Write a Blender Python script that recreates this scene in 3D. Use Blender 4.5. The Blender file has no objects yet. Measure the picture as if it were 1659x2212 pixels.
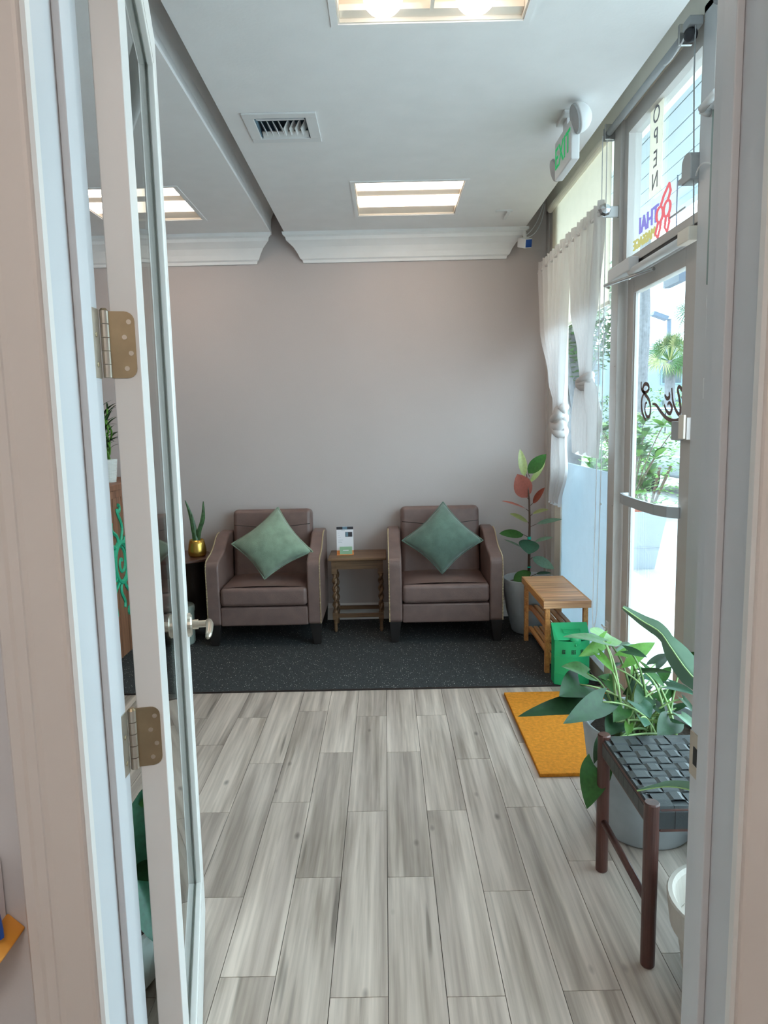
import bpy, bmesh, math, random
from mathutils import Vector, Matrix
random.seed(7)
PI = math.pi
scene = bpy.context.scene
COL = scene.collection

# ------------------------------------------------------------------ camera
cam_d = bpy.data.cameras.new('camera'); cam = bpy.data.objects.new('camera', cam_d); COL.objects.link(cam)
F = 1520.0
def cam_axes(vx, vy, roll):
    yd = Vector((vx-829.5, -(vy-1106.0), F)).normalized()
    r = math.radians(roll)
    up = Vector((-math.sin(r), math.cos(r), 0)); up = (up - up.dot(yd)*yd).normalized()
    xd = yd.cross(up)
    if xd.x < 0: xd = -xd
    return xd, yd, up
xd, yd, zd = cam_axes(831, 910, 1.2)
right = Vector((xd.x, yd.x, zd.x)); upv = Vector((xd.y, yd.y, zd.y)); fwd = Vector((xd.z, yd.z, zd.z))
cam.matrix_world = Matrix(((right.x, upv.x, -fwd.x, 0), (right.y, upv.y, -fwd.y, 0), (right.z, upv.z, -fwd.z, 1.42), (0, 0, 0, 1)))
cam_d.sensor_fit = 'HORIZONTAL'; cam_d.sensor_width = 36.0; cam_d.lens = 36.0*F/1659.0
cam_d.clip_start = 0.02; cam_d.clip_end = 300
scene.camera = cam

# ------------------------------------------------------------------ world, sun, exposure
w = bpy.data.worlds.new('sky'); scene.world = w; w.use_nodes = True
bg = w.node_tree.nodes['Background']; bg.inputs[0].default_value = (0.70, 0.89, 1.0, 1); bg.inputs[1].default_value = 6.2
sd = bpy.data.lights.new('sun', 'SUN'); sd.energy = 2.2; sd.angle = 0.02; sd.color = (1, 0.97, 0.92)
sun = bpy.data.objects.new('sun', sd); COL.objects.link(sun); sun.location = (6, 12, 14)
sun.rotation_euler = Vector((-0.12, -0.52, -0.85)).to_track_quat('-Z', 'Y').to_euler()
scene.view_settings.view_transform = 'Standard'; scene.view_settings.look = 'None'
scene.view_settings.gamma = 1; scene.view_settings.use_curve_mapping = False
scene.view_settings.exposure = 0.55

# ------------------------------------------------------------------ materials
def s2l(c): return c/12.92 if c <= 0.04045 else ((c+0.055)/1.055)**2.4
def rgb(r, g, b): return (s2l(r/255), s2l(g/255), s2l(b/255), 1)
MATS = {}
def mat(name, col, rough=0.5, metal=0, var=0.0, vscale=8, bump=0, bscale=60, spec=0.5, sheen=0, coat=0):
    if name in MATS: return MATS[name]
    m = bpy.data.materials.new(name); m.use_nodes = True; nt = m.node_tree; b = nt.nodes['Principled BSDF']
    c = rgb(*col); b.inputs['Base Color'].default_value = c
    b.inputs['Roughness'].default_value = rough; b.inputs['Metallic'].default_value = metal
    b.inputs['Specular IOR Level'].default_value = spec
    if sheen: b.inputs['Sheen Weight'].default_value = sheen
    if coat: b.inputs['Coat Weight'].default_value = coat
    tc = nt.nodes.new('ShaderNodeTexCoord')
    if var or True:
        n = nt.nodes.new('ShaderNodeTexNoise'); n.inputs['Scale'].default_value = vscale; n.inputs['Detail'].default_value = 3
        nt.links.new(tc.outputs['Object'], n.inputs['Vector'])
        r = nt.nodes.new('ShaderNodeMapRange'); v = max(var, 0.02)
        r.inputs[1].default_value = 0.3; r.inputs[2].default_value = 0.7
        r.inputs[3].default_value = 1-v; r.inputs[4].default_value = 1+v
        nt.links.new(n.outputs['Fac'], r.inputs[0])
        mx = nt.nodes.new('ShaderNodeMix'); mx.data_type = 'RGBA'; mx.blend_type = 'MULTIPLY'
        mx.inputs[0].default_value = 1; mx.inputs[6].default_value = c
        nt.links.new(r.outputs[0], mx.inputs[7]); nt.links.new(mx.outputs[2], b.inputs['Base Color'])
    if bump:
        n2 = nt.nodes.new('ShaderNodeTexNoise'); n2.inputs['Scale'].default_value = bscale; n2.inputs['Detail'].default_value = 4
        nt.links.new(tc.outputs['Object'], n2.inputs['Vector'])
        bp = nt.nodes.new('ShaderNodeBump'); bp.inputs['Strength'].default_value = bump; bp.inputs['Distance'].default_value = 0.01
        nt.links.new(n2.outputs['Fac'], bp.inputs['Height']); nt.links.new(bp.outputs['Normal'], b.inputs['Normal'])
    MATS[name] = m; return m
def emit(name, col, s):
    m = bpy.data.materials.new(name); m.use_nodes = True; nt = m.node_tree
    nt.nodes.remove(nt.nodes['Principled BSDF']); e = nt.nodes.new('ShaderNodeEmission')
    e.inputs[0].default_value = rgb(*col); e.inputs[1].default_value = s
    nt.links.new(e.outputs[0], nt.nodes['Material Output'].inputs[0]); MATS[name] = m; return m
def glass(name, tint=(245, 250, 250)):
    m = bpy.data.materials.new(name); m.use_nodes = True; nt = m.node_tree
    nt.nodes.remove(nt.nodes['Principled BSDF'])
    t = nt.nodes.new('ShaderNodeBsdfTransparent'); t.inputs[0].default_value = rgb(*tint)
    g = nt.nodes.new('ShaderNodeBsdfGlossy'); g.inputs['Roughness'].default_value = 0.01
    f = nt.nodes.new('ShaderNodeFresnel'); f.inputs[0].default_value = 1.45
    ge = nt.nodes.new('ShaderNodeNewGeometry'); io = nt.nodes.new('ShaderNodeMapRange')   # same reflection on both faces of the pane
    io.inputs[3].default_value = 1.45; io.inputs[4].default_value = 1/1.45
    nt.links.new(ge.outputs['Backfacing'], io.inputs[0]); nt.links.new(io.outputs[0], f.inputs[0])
    mx = nt.nodes.new('ShaderNodeMixShader'); nt.links.new(f.outputs[0], mx.inputs[0])
    nt.links.new(t.outputs[0], mx.inputs[1]); nt.links.new(g.outputs[0], mx.inputs[2])
    nt.links.new(mx.outputs[0], nt.nodes['Material Output'].inputs[0]); MATS[name] = m; return m
def sheer(name, col, transp, transl):
    m = bpy.data.materials.new(name); m.use_nodes = True; nt = m.node_tree
    nt.nodes.remove(nt.nodes['Principled BSDF'])
    t = nt.nodes.new('ShaderNodeBsdfTransparent'); d = nt.nodes.new('ShaderNodeBsdfDiffuse'); l = nt.nodes.new('ShaderNodeBsdfTranslucent')
    c = rgb(*col); d.inputs[0].default_value = c; l.inputs[0].default_value = c
    n = nt.nodes.new('ShaderNodeTexNoise'); n.inputs['Scale'].default_value = 14
    r = nt.nodes.new('ShaderNodeMapRange'); r.inputs[3].default_value = max(0, transp-0.06); r.inputs[4].default_value = transp+0.06
    nt.links.new(n.outputs['Fac'], r.inputs[0])
    a = nt.nodes.new('ShaderNodeMixShader'); a.inputs[0].default_value = transl
    nt.links.new(d.outputs[0], a.inputs[1]); nt.links.new(l.outputs[0], a.inputs[2])
    b = nt.nodes.new('ShaderNodeMixShader'); nt.links.new(r.outputs[0], b.inputs[0])
    nt.links.new(a.outputs[0], b.inputs[1]); nt.links.new(t.outputs[0], b.inputs[2])
    nt.links.new(b.outputs[0], nt.nodes['Material Output'].inputs[0]); MATS[name] = m; return m
def wood(name, c1, c2, axis='Y', scale=18, rough=0.45, per_obj=True, knots=False, tone=0.0, stretch=14):
    if name in MATS: return MATS[name]
    m = bpy.data.materials.new(name); m.use_nodes = True; nt = m.node_tree; L = nt.links.new; N = nt.nodes.new
    b = nt.nodes['Principled BSDF']; b.inputs['Roughness'].default_value = rough
    tc = N('ShaderNodeTexCoord'); oi = N('ShaderNodeObjectInfo')
    off = N('ShaderNodeVectorMath'); off.operation = 'SCALE'; off.inputs[0].default_value = (7.1, 13.7, 3.3)
    L(oi.outputs['Random'], off.inputs['Scale'])
    ad = N('ShaderNodeVectorMath'); ad.operation = 'ADD'; L(tc.outputs['Object'], ad.inputs[0]); L(off.outputs[0], ad.inputs[1])
    mp = N('ShaderNodeMapping'); sc = [scale]*3; sc['XYZ'.index(axis)] = scale/stretch; mp.inputs['Scale'].default_value = sc
    L(ad.outputs[0], mp.inputs['Vector'])
    n = N('ShaderNodeTexNoise'); n.inputs['Scale'].default_value = 1; n.inputs['Detail'].default_value = 5; n.inputs['Distortion'].default_value = 0.6
    L(mp.outputs[0], n.inputs['Vector'])
    mp2 = N('ShaderNodeMapping'); sc = [scale*5]*3; sc['XYZ'.index(axis)] = scale/6; mp2.inputs['Scale'].default_value = sc
    L(ad.outputs[0], mp2.inputs['Vector'])
    n2 = N('ShaderNodeTexNoise'); n2.inputs['Scale'].default_value = 1; n2.inputs['Detail'].default_value = 3; L(mp2.outputs[0], n2.inputs['Vector'])
    av = N('ShaderNodeMath'); av.operation = 'MULTIPLY_ADD'; av.inputs[1].default_value = 0.4; L(n2.outputs['Fac'], av.inputs[0])
    m6 = N('ShaderNodeMath'); m6.operation = 'MULTIPLY'; m6.inputs[1].default_value = 0.6; L(n.outputs['Fac'], m6.inputs[0]); L(m6.outputs[0], av.inputs[2])
    rp = N('ShaderNodeValToRGB'); rp.color_ramp.elements[0].position = 0.34; rp.color_ramp.elements[1].position = 0.62
    rp.color_ramp.elements[0].color = rgb(*c1); rp.color_ramp.elements[1].color = rgb(*c2); L(av.outputs[0], rp.inputs[0])
    out = rp.outputs[0]
    if knots:
        mb_ = N('ShaderNodeMapping'); mb_.inputs['Scale'].default_value = (17, 0.5, 1); L(ad.outputs[0], mb_.inputs['Vector'])
        nb = N('ShaderNodeTexNoise'); nb.inputs['Scale'].default_value = 1; nb.inputs['Detail'].default_value = 1; L(mb_.outputs[0], nb.inputs['Vector'])
        rb = N('ShaderNodeValToRGB'); rb.color_ramp.elements[0].position = 0.40; rb.color_ramp.elements[1].position = 0.56
        rb.color_ramp.elements[0].color = (0.77, 0.75, 0.735, 1); rb.color_ramp.elements[1].color = (1.06, 1.05, 1.03, 1); L(nb.outputs['Fac'], rb.inputs[0])
        mxb = N('ShaderNodeMix'); mxb.data_type = 'RGBA'; mxb.blend_type = 'MULTIPLY'; mxb.inputs[0].default_value = 1
        L(out, mxb.inputs[6]); L(rb.outputs[0], mxb.inputs[7]); out = mxb.outputs[2]
    if tone:
        r = N('ShaderNodeMapRange'); r.inputs[3].default_value = 1-tone; r.inputs[4].default_value = 1+tone; L(oi.outputs['Random'], r.inputs[0])
        mx = N('ShaderNodeMix'); mx.data_type = 'RGBA'; mx.blend_type = 'MULTIPLY'; mx.inputs[0].default_value = 1
        L(out, mx.inputs[6]); L(r.outputs[0], mx.inputs[7]); out = mx.outputs[2]
    if knots:
        mk = N('ShaderNodeMapping'); mk.inputs['Scale'].default_value = (9, 4.2, 1); L(ad.outputs[0], mk.inputs['Vector'])
        v = N('ShaderNodeTexVoronoi'); v.inputs['Scale'].default_value = 1; L(mk.outputs[0], v.inputs['Vector'])
        r2 = N('ShaderNodeMapRange'); r2.inputs[1].default_value = 0.03; r2.inputs[2].default_value = 0.11; r2.inputs[3].default_value = 0.45; r2.inputs[4].default_value = 1
        L(v.outputs['Distance'], r2.inputs[0])
        mx2 = N('ShaderNodeMix'); mx2.data_type = 'RGBA'; mx2.blend_type = 'MULTIPLY'; mx2.inputs[0].default_value = 1
        L(out, mx2.inputs[6]); L(r2.outputs[0], mx2.inputs[7]); out = mx2.outputs[2]
        # long thin cracks
        mc = N('ShaderNodeMapping'); mc.inputs['Scale'].default_value = (30, 1.6, 1); L(ad.outputs[0], mc.inputs['Vector'])
        nc = N('ShaderNodeTexNoise'); nc.inputs['Scale'].default_value = 1; nc.inputs['Detail'].default_value = 1; L(mc.outputs[0], nc.inputs['Vector'])
        r3 = N('ShaderNodeMapRange'); r3.inputs[1].default_value = 0.24; r3.inputs[2].default_value = 0.30; r3.inputs[3].default_value = 0.55; r3.inputs[4].default_value = 1
        L(nc.outputs['Fac'], r3.inputs[0])
        mx3 = N('ShaderNodeMix'); mx3.data_type = 'RGBA'; mx3.blend_type = 'MULTIPLY'; mx3.inputs[0].default_value = 1
        L(out, mx3.inputs[6]); L(r3.outputs[0], mx3.inputs[7]); out = mx3.outputs[2]
    L(out, b.inputs['Base Color'])
    MATS[name] = m; return m
def specks(name, base, dots, scale, thr):
    m = bpy.data.materials.new(name); m.use_nodes = True; nt = m.node_tree; b = nt.nodes['Principled BSDF']; b.inputs['Roughness'].default_value = 0.85
    b.inputs['Specular IOR Level'].default_value = 0.2
    tc = nt.nodes.new('ShaderNodeTexCoord'); v = nt.nodes.new('ShaderNodeTexVoronoi'); v.inputs['Scale'].default_value = scale
    nt.links.new(tc.outputs['Object'], v.inputs['Vector'])
    g = nt.nodes.new('ShaderNodeMath'); g.operation = 'LESS_THAN'; g.inputs[1].default_value = thr; nt.links.new(v.outputs['Distance'], g.inputs[0])
    sp = nt.nodes.new('ShaderNodeSeparateColor'); nt.links.new(v.outputs['Color'], sp.inputs[0])
    g2 = nt.nodes.new('ShaderNodeMath'); g2.operation = 'GREATER_THAN'; g2.inputs[1].default_value = 0.72; nt.links.new(sp.outputs[0], g2.inputs[0])
    mu = nt.nodes.new('ShaderNodeMath'); mu.operation = 'MULTIPLY'; nt.links.new(g.outputs[0], mu.inputs[0]); nt.links.new(g2.outputs[0], mu.inputs[1])
    n = nt.nodes.new('ShaderNodeTexNoise'); n.inputs['Scale'].default_value = 300; nt.links.new(tc.outputs['Object'], n.inputs['Vector'])
    rp = nt.nodes.new('ShaderNodeValToRGB'); rp.color_ramp.elements[0].color = rgb(*[c*0.7 for c in base]); rp.color_ramp.elements[1].color = rgb(*[min(255, c*1.35) for c in base])
    rp.color_ramp.elements[0].position = 0.35; rp.color_ramp.elements[1].position = 0.65
    nt.links.new(n.outputs['Fac'], rp.inputs[0])
    mx = nt.nodes.new('ShaderNodeMix'); mx.data_type = 'RGBA'; nt.links.new(mu.outputs[0], mx.inputs[0])
    nt.links.new(rp.outputs[0], mx.inputs[6]); mx.inputs[7].default_value = rgb(*dots); nt.links.new(mx.outputs[2], b.inputs['Base Color'])
    MATS[name] = m; return m

M = MATS
mat('wall', (192, 181, 178), 0.75, var=0.015, vscale=2, bump=0.05, bscale=120)
mat('wall_near', (214, 214, 216), 0.75, bump=0.05, bscale=120)
mat('ceiling', (238, 236, 235), 0.85, bump=0.04, bscale=90)
mat('cream', (246, 240, 226), 0.7)
mat('trim', (226, 221, 216), 0.38, var=0.02, vscale=5)
mat('jamb', (204, 204, 206), 0.4, var=0.02, vscale=5)
mat('frame', (196, 189, 184), 0.42, var=0.02, vscale=4)
mat('frame_dark', (45, 45, 50), 0.6)
mat('subfloor', (40, 37, 35), 0.9)
wood('plank', (152, 138, 127), (210, 195, 184), 'Y', 16, 0.36, knots=True, tone=0.10)
specks('rubber', (54, 56, 57), (190, 190, 180), 95, 0.22)
mat('leather', (116, 93, 87), 0.38, var=0.12, vscale=14, bump=0.12, bscale=220)
mat('leather_dark', (38, 30, 28), 0.45)
mat('leg_dark', (30, 25, 24), 0.5)
mat('brass_stud', (205, 185, 150), 0.35, 0.7)
mat('velvet_light', (132, 152, 130), 0.9, var=0.16, vscale=16, bump=0.3, bscale=260, sheen=0.4)
mat('velvet_dark', (92, 115, 102), 0.9, var=0.2, vscale=16, bump=0.3, bscale=260, sheen=0.4)
wood('oak_dark', (84, 60, 42), (128, 96, 68), 'X', 30, 0.4)
wood('walnut', (72, 50, 44), (100, 72, 62), 'X', 30, 0.28)
wood('desk_wood', (112, 72, 52), (156, 108, 80), 'Z', 24, 0.5, tone=0.12)
wood('acacia', (178, 108, 56), (226, 166, 100), 'Y', 30, 0.42, tone=0.16)
wood('acacia_x', (170, 108, 78), (244, 196, 146), 'X', 34, 0.42, tone=0.2)
wood('stool_wood', (66, 38, 34), (92, 56, 48), 'Z', 22, 0.35)
mat('stool_leather', (50, 53, 55), 0.40, var=0.12, vscale=30, bump=0.08, bscale=200)
mat('coir', (236, 152, 54), 0.95, var=0.14, vscale=60, bump=0.8, bscale=500, spec=0.1)
mat('coir_edge', (120, 74, 30), 0.95, bump=0.8, bscale=400)
mat('green_metal', (38, 176, 112), 0.4, var=0.03)
mat('black', (18, 18, 20), 0.6)
mat('grey_pot', (176, 182, 186), 0.6, var=0.05, vscale=20, bump=0.05, bscale=80)
mat('taupe_pot', (186, 176, 166), 0.55, var=0.03)
mat('pot_inside', (120, 124, 126), 0.6)
mat('white_pot', (214, 216, 212), 0.5)
mat('soil', (56, 42, 34), 0.95, var=0.3, vscale=60, bump=0.8, bscale=120)
mat('gold', (206, 168, 84), 0.26, 0.95, var=0.1, vscale=30)
mat('leaf', (48, 90, 36), 0.5, spec=0.3, var=0.2, vscale=9)
mat('leaf_dark', (29, 60, 31), 0.48, spec=0.3, var=0.2, vscale=9)
mat('leaf_bright', (88, 134, 50), 0.5, spec=0.3, var=0.15, vscale=9)
mat('leaf_silver', (104, 132, 108), 0.45, spec=0.35, var=0.15, vscale=9)
mat('leaf_teal', (46, 88, 66), 0.38, spec=0.4, var=0.2, vscale=12)
mat('leaf_red', (150, 78, 62), 0.4, var=0.12, vscale=12)
mat('leaf_olive', (136, 140, 78), 0.4, var=0.15, vscale=12)
mat('snake_leaf', (58, 88, 50), 0.4, var=0.45, vscale=45)
mat('stem', (110, 140, 80), 0.5)
mat('stem_pale', (150, 176, 112), 0.45)
mat('stem_brown', (86, 62, 48), 0.6)
mat('tie_teal', (40, 190, 160), 0.5)
mat('nickel', (196, 186, 172), 0.32, 0.85, var=0.04, vscale=30)
mat('brass_old', (158, 140, 112), 0.38, 0.75, var=0.08, vscale=40)
mat('chrome', (200, 200, 200), 0.2, 0.9)
mat('white_plastic', (226, 226, 226), 0.45)
mat('grey_plastic', (170, 172, 174), 0.5)
mat('sage', (150, 158, 148), 0.55)
mat('stripe', (128, 148, 144), 0.5)
mat('beige_enamel', (234, 224, 210), 0.5)
mat('paper', (232, 228, 232), 0.6)
mat('print_dark', (52, 48, 54), 0.6)
mat('print_blue', (104, 130, 146), 0.6)
mat('print_green', (150, 186, 150), 0.6)
mat('print_orange', (232, 148, 84), 0.6)
mat('teal_paint', (48, 168, 128), 0.5)
mat('decal_brown', (96, 66, 58), 0.5)
mat('grey_letter', (150, 150, 158), 0.6)
mat('orange_plastic', (232, 158, 62), 0.4)
mat('blue_plastic', (20, 70, 150), 0.4)
mat('concrete', (206, 202, 196), 0.85, var=0.05, vscale=3, bump=0.1, bscale=60)
specks('asphalt', (150, 148, 148), (205, 203, 200), 60, 0.3)
mat('planter', (150, 156, 162), 0.6)
mat('planter_trim', (150, 155, 160), 0.6)
mat('terracotta', (176, 90, 62), 0.8)
mat('bark', (104, 104, 108), 0.9, var=0.25, vscale=14, bump=0.6, bscale=30)
mat('car_paint', (52, 72, 84), 0.22, 0.3, coat=0.6)
mat('car_glass', (40, 56, 64), 0.1)
mat('tyre', (30, 30, 32), 0.8)
mat('siding', (176, 186, 192), 0.6)
mat('siding_gap', (120, 150, 160), 0.7)
mat('building', (120, 132, 136), 0.8)
mat('pole', (84, 98, 116), 0.5)
glass('glass'); glass('glass_door', (238, 244, 242))
sheer('sheer', (222, 217, 216), 0.11, 0.20)
sheer('film', (206, 214, 220), 0.03, 0.42)
sheer('shade', (246, 240, 228), 0.03, 0.55)
emit('lamp', (255, 232, 210), 6.0)
emit('bulb', (255, 246, 236), 4.5)
emit('near_fill_lamp', (255, 240, 228), 11.0)
emit('exit_green', (70, 205, 125), 0.42)
emit('neon_blue', (158, 156, 240), 0.62); emit('neon_red', (250, 132, 140), 0.62); emit('neon_yellow', (214, 214, 140), 0.62)

# ------------------------------------------------------------------ builders
def tag(o, label=None, cat=None, group=None, kind=None):
    if label: o['label'] = label
    if cat: o['category'] = cat
    if group: o['group'] = group
    if kind: o['kind'] = kind
    return o
def empty(name, loc=(0, 0, 0), rz=0, parent=None):
    o = bpy.data.objects.new(name, None); o.empty_display_size = 0.1; COL.objects.link(o); o.location = loc; o.rotation_euler = (0, 0, rz)
    if parent: o.parent = parent
    return o
class MB:
    def __init__(s): s.v = []; s.f = []
    def add(s, vs, fs):
        k = len(s.v); s.v += [tuple(v) for v in vs]; s.f += [tuple(i+k for i in f) for f in fs]; return s
    def box(s, x0, x1, y0, y1, z0, z1, mtx=None):
        vs = [Vector((x, y, z)) for z in (z0, z1) for y in (y0, y1) for x in (x0, x1)]
        if mtx: vs = [mtx @ v for v in vs]
        return s.add(vs, [(0, 2, 3, 1), (4, 5, 7, 6), (0, 1, 5, 4), (2, 6, 7, 3), (0, 4, 6, 2), (1, 3, 7, 5)])
    def tube(s, pts, r, seg=8, caps=True):
        pts = [Vector(p) for p in pts]; n = len(pts)
        rs = r if isinstance(r, (list, tuple)) else [r]*n
        d0 = (pts[1]-pts[0]).normalized(); a = d0.orthogonal().normalized(); vs = []; fs = []
        for i, p in enumerate(pts):
            d = (pts[min(i+1, n-1)]-pts[max(i-1, 0)]).normalized()
            a = (a - a.dot(d)*d).normalized(); b = d.cross(a)
            for k in range(seg):
                t = 2*PI*k/seg; vs.append(p + (a*math.cos(t)+b*math.sin(t))*rs[i])
        for i in range(n-1):
            for k in range(seg):
                fs.append((i*seg+k, i*seg+(k+1) % seg, (i+1)*seg+(k+1) % seg, (i+1)*seg+k))
        if caps: fs += [tuple(range(seg))[::-1], tuple(range((n-1)*seg, n*seg))]
        return s.add(vs, fs)
    def lathe(s, prof, c=(0, 0, 0), seg=28, closed=False):
        c = Vector(c); vs = []; fs = []; n = len(prof)
        for r, z in prof:
            for k in range(seg):
                t = 2*PI*k/seg; vs.append(c+Vector((r*math.cos(t), r*math.sin(t), z)))
        for i in range(n if closed else n-1):
            j = (i+1) % n
            for k in range(seg):
                fs.append((i*seg+k, i*seg+(k+1) % seg, j*seg+(k+1) % seg, j*seg+k))
        if not closed:
            if prof[0][0] > 1e-5: fs.append(tuple(range(seg))[::-1])
            if prof[-1][0] > 1e-5: fs.append(tuple(range((n-1)*seg, n*seg)))
        return s.add(vs, fs)
    def prism(s, poly, ax, a0, a1):     # poly in the two other axes, extruded along ax
        def P(p, a):
            if ax == 'x': return (a, p[0], p[1])
            if ax == 'y': return (p[0], a, p[1])
            return (p[0], p[1], a)
        n = len(poly); vs = [P(p, a0) for p in poly]+[P(p, a1) for p in poly]
        fs = [tuple(range(n)), tuple(range(n, 2*n))[::-1]]+[(i, i+n, (i+1) % n+n, (i+1) % n) for i in range(n)]
        return s.add(vs, fs)
    def grid(s, fn, nu, nv):
        vs = [fn(i/nu, j/nv) for j in range(nv+1) for i in range(nu+1)]
        fs = [(j*(nu+1)+i, j*(nu+1)+i+1, (j+1)*(nu+1)+i+1, (j+1)*(nu+1)+i) for j in range(nv) for i in range(nu)]
        return s.add(vs, fs)
    def ball(s, c, r, seg=10, rings=6):
        c = Vector(c); rr = r if isinstance(r, (tuple, list)) else (r, r, r)
        prof = [(math.sin(PI*i/rings), -math.cos(PI*i/rings)) for i in range(rings+1)]
        vs = []; fs = []
        for a, z in prof:
            for k in range(seg):
                t = 2*PI*k/seg; vs.append(c+Vector((a*math.cos(t)*rr[0], a*math.sin(t)*rr[1], z*rr[2])))
        for i in range(rings):
            for k in range(seg): fs.append((i*seg+k, i*seg+(k+1) % seg, (i+1)*seg+(k+1) % seg, (i+1)*seg+k))
        return s.add(vs, fs)
    def build(s, name, m, parent=None, bevel=0, seg=2, smooth=False, sub=0):
        bm = bmesh.new(); vv = [bm.verts.new(v) for v in s.v]
        for f in s.f:
            try: bm.faces.new([vv[i] for i in f])
            except ValueError: pass
        bmesh.ops.remove_doubles(bm, verts=bm.verts, dist=1e-6)
        bmesh.ops.recalc_face_normals(bm, faces=bm.faces)
        if bevel:
            es = [e for e in bm.edges if len(e.link_faces) == 2 and e.calc_face_angle(0) > 0.5]
            bmesh.ops.bevel(bm, geom=es, offset=bevel, segments=seg, affect='EDGES', profile=0.5, clamp_overlap=True)
        if smooth:
            for f in bm.faces: f.smooth = True
        me = bpy.data.meshes.new(name); bm.to_mesh(me); bm.free()
        me.materials.append(M[m] if isinstance(m, str) else m)
        o = bpy.data.objects.new(name, me); COL.objects.link(o)
        if parent: o.parent = parent
        if sub: md = o.modifiers.new('s', 'SUBSURF'); md.levels = sub; md.render_levels = sub
        if smooth and bevel:
            md = o.modifiers.new('w', 'WEIGHTED_NORMAL'); md.keep_sharp = False
        return o
def bx(name, m, x0, x1, y0, y1, z0, z1, parent=None, bevel=0.0, seg=2):
    return MB().box(x0, x1, y0, y1, z0, z1).build(name, m, parent, bevel, seg, smooth=bevel > 0)
def struct(o): o['kind'] = 'structure'; return o
def text_mesh(name, body, size, m, mtx, parent=None, depth=0.001, mirror=False):
    cu = bpy.data.curves.new(name, 'FONT'); cu.body = body; cu.size = size; cu.extrude = depth; cu.align_x = 'CENTER'; cu.align_y = 'CENTER'
    t = bpy.data.objects.new('tmp', cu); COL.objects.link(t)
    dg = bpy.context.evaluated_depsgraph_get(); me = bpy.data.meshes.new_from_object(t.evaluated_get(dg))
    bpy.data.objects.remove(t)
    if mirror: me.transform(Matrix.Scale(-1, 4, (1, 0, 0)))
    me.transform(mtx); me.materials.clear(); me.materials.append(M[m])
    o = bpy.data.objects.new(name, me); COL.objects.link(o)
    if parent: o.parent = parent
    return o
def frame_mtx(p, d, nrm):
    x = Vector(d).normalized(); n = Vector(nrm); z = (n-n.dot(x)*x)
    if z.length < 1e-4: z = x.orthogonal()
    z.normalize(); y = z.cross(x)
    return Matrix(((x.x, y.x, z.x, p[0]), (x.y, y.y, z.y, p[1]), (x.z, y.z, z.z, p[2]), (0, 0, 0, 1)))
LEAFM = {}
def leaf_mesh(kind, m, droop=0.25, fold=0.25, wr=0.5, wave=0.0):
    key = (kind, m, droop, fold, wr, wave)
    if key in LEAFM: return LEAFM[key]
    nu, nv = 9, 6; vs = []; fs = []
    for i in range(nu+1):
        t = i/nu
        for j in range(nv+1):
            q = 2*j/nv-1
            if kind == 'heart':
                wd = wr*(math.sin(PI*min(1, 0.16+0.84*t)**0.8))**0.9*(1-0.25*t); x = t-0.30*abs(q)**1.4*(1-t)**2
            elif kind == 'oval':
                wd = wr*max(0, math.sin(PI*t**0.85))**0.75; x = t
            elif kind == 'paddle':
                wd = wr*max(0, math.sin(PI*t**1.25))**0.6; x = t
            elif kind == 'fan':
                wd = wr*(0.15+0.85*t)*(1 if t < 0.6 else (1-((t-0.6)/0.4)**3*0.6)); x = t-0.12*abs(q)*t
            else:
                wd = wr*(1-t**3)*(0.55+0.45*math.sin(PI*min(1, t*1.2))); x = t
            y = q*wd*0.5
            z = fold*abs(y)-droop*t*t+wave*math.sin(t*9+q*2)*abs(q)*wd
            vs.append((x, y, z))
    for i in range(nu):
        for j in range(nv):
            a = i*(nv+1)+j; fs.append((a, a+1, a+nv+2, a+nv+1))
    me = bpy.data.meshes.new('leaf'); me.from_pydata(vs, [], fs); me.materials.append(M[m])
    for p in me.polygons: p.use_smooth = True
    LEAFM[key] = me; return me
def leaf(parent, base, tip, nrm, kind, m, wr=0.5, droop=0.2, fold=0.25, wave=0.0, name='leaf'):
    base = Vector(base); tip = Vector(tip); d = tip-base; L = d.length
    o = bpy.data.objects.new(name, leaf_mesh(kind, m, droop, fold, wr, wave)); COL.objects.link(o)
    o.parent = parent
    fm = frame_mtx(base, d, nrm)
    # tilt up so that the drooping tip lands near the target
    fm = fm @ Matrix.Rotation(-math.atan(droop), 4, 'Y')
    o.matrix_local = fm @ Matrix.Scale(L, 4)
    return o
def bez(p0, p1, p2, n=8):
    p0, p1, p2 = Vector(p0), Vector(p1), Vector(p2)
    return [(1-t)**2*p0+2*t*(1-t)*p1+t*t*p2 for t in [i/n for i in range(n+1)]]

# ================================================================== ROOM SHELL
floor = struct(bx('floor', 'subfloor', -3.1, 1.30, -1.4, 5.1, -0.12, -0.006)); tag(floor, 'grey weathered wood-look plank floor of the waiting room', 'floor')
PW, PL = 0.1455, 0.842
ends = {-7: 3.275, -6: 2.987, -5: 3.277, -4: 2.807, -3: 3.338, -2: 2.892, -1: 3.266, 0: 2.887, 1: 3.262, 2: 2.812, 3: 3.274, 4: 2.951, 5: 2.551, 6: 3.05, 7: 2.66}
for k in range(-14, 8):
    x0 = -0.021+k*PW; x1 = min(x0+PW, 1.30)
    e = ends.get(k, 2.6+(k*0.37) % 0.8)
    ys = [e+PL*j for j in range(-5, 3)]
    lo, hi = (0.88 if k > -8 else 1.04), 3.66
    ys = [lo]+[y for y in ys if lo+0.05 < y < hi-0.05]+[hi]
    for a, b in zip(ys, ys[1:]):
        bx('plank', 'plank', x0+0.0009, x1-0.0009, a+0.0010, b-0.0010, -0.006, 0.0, floor)
bx('plank', 'plank', -1.3, 1.3, -1.4, 0.878, -0.006, 0.0, floor)

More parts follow.
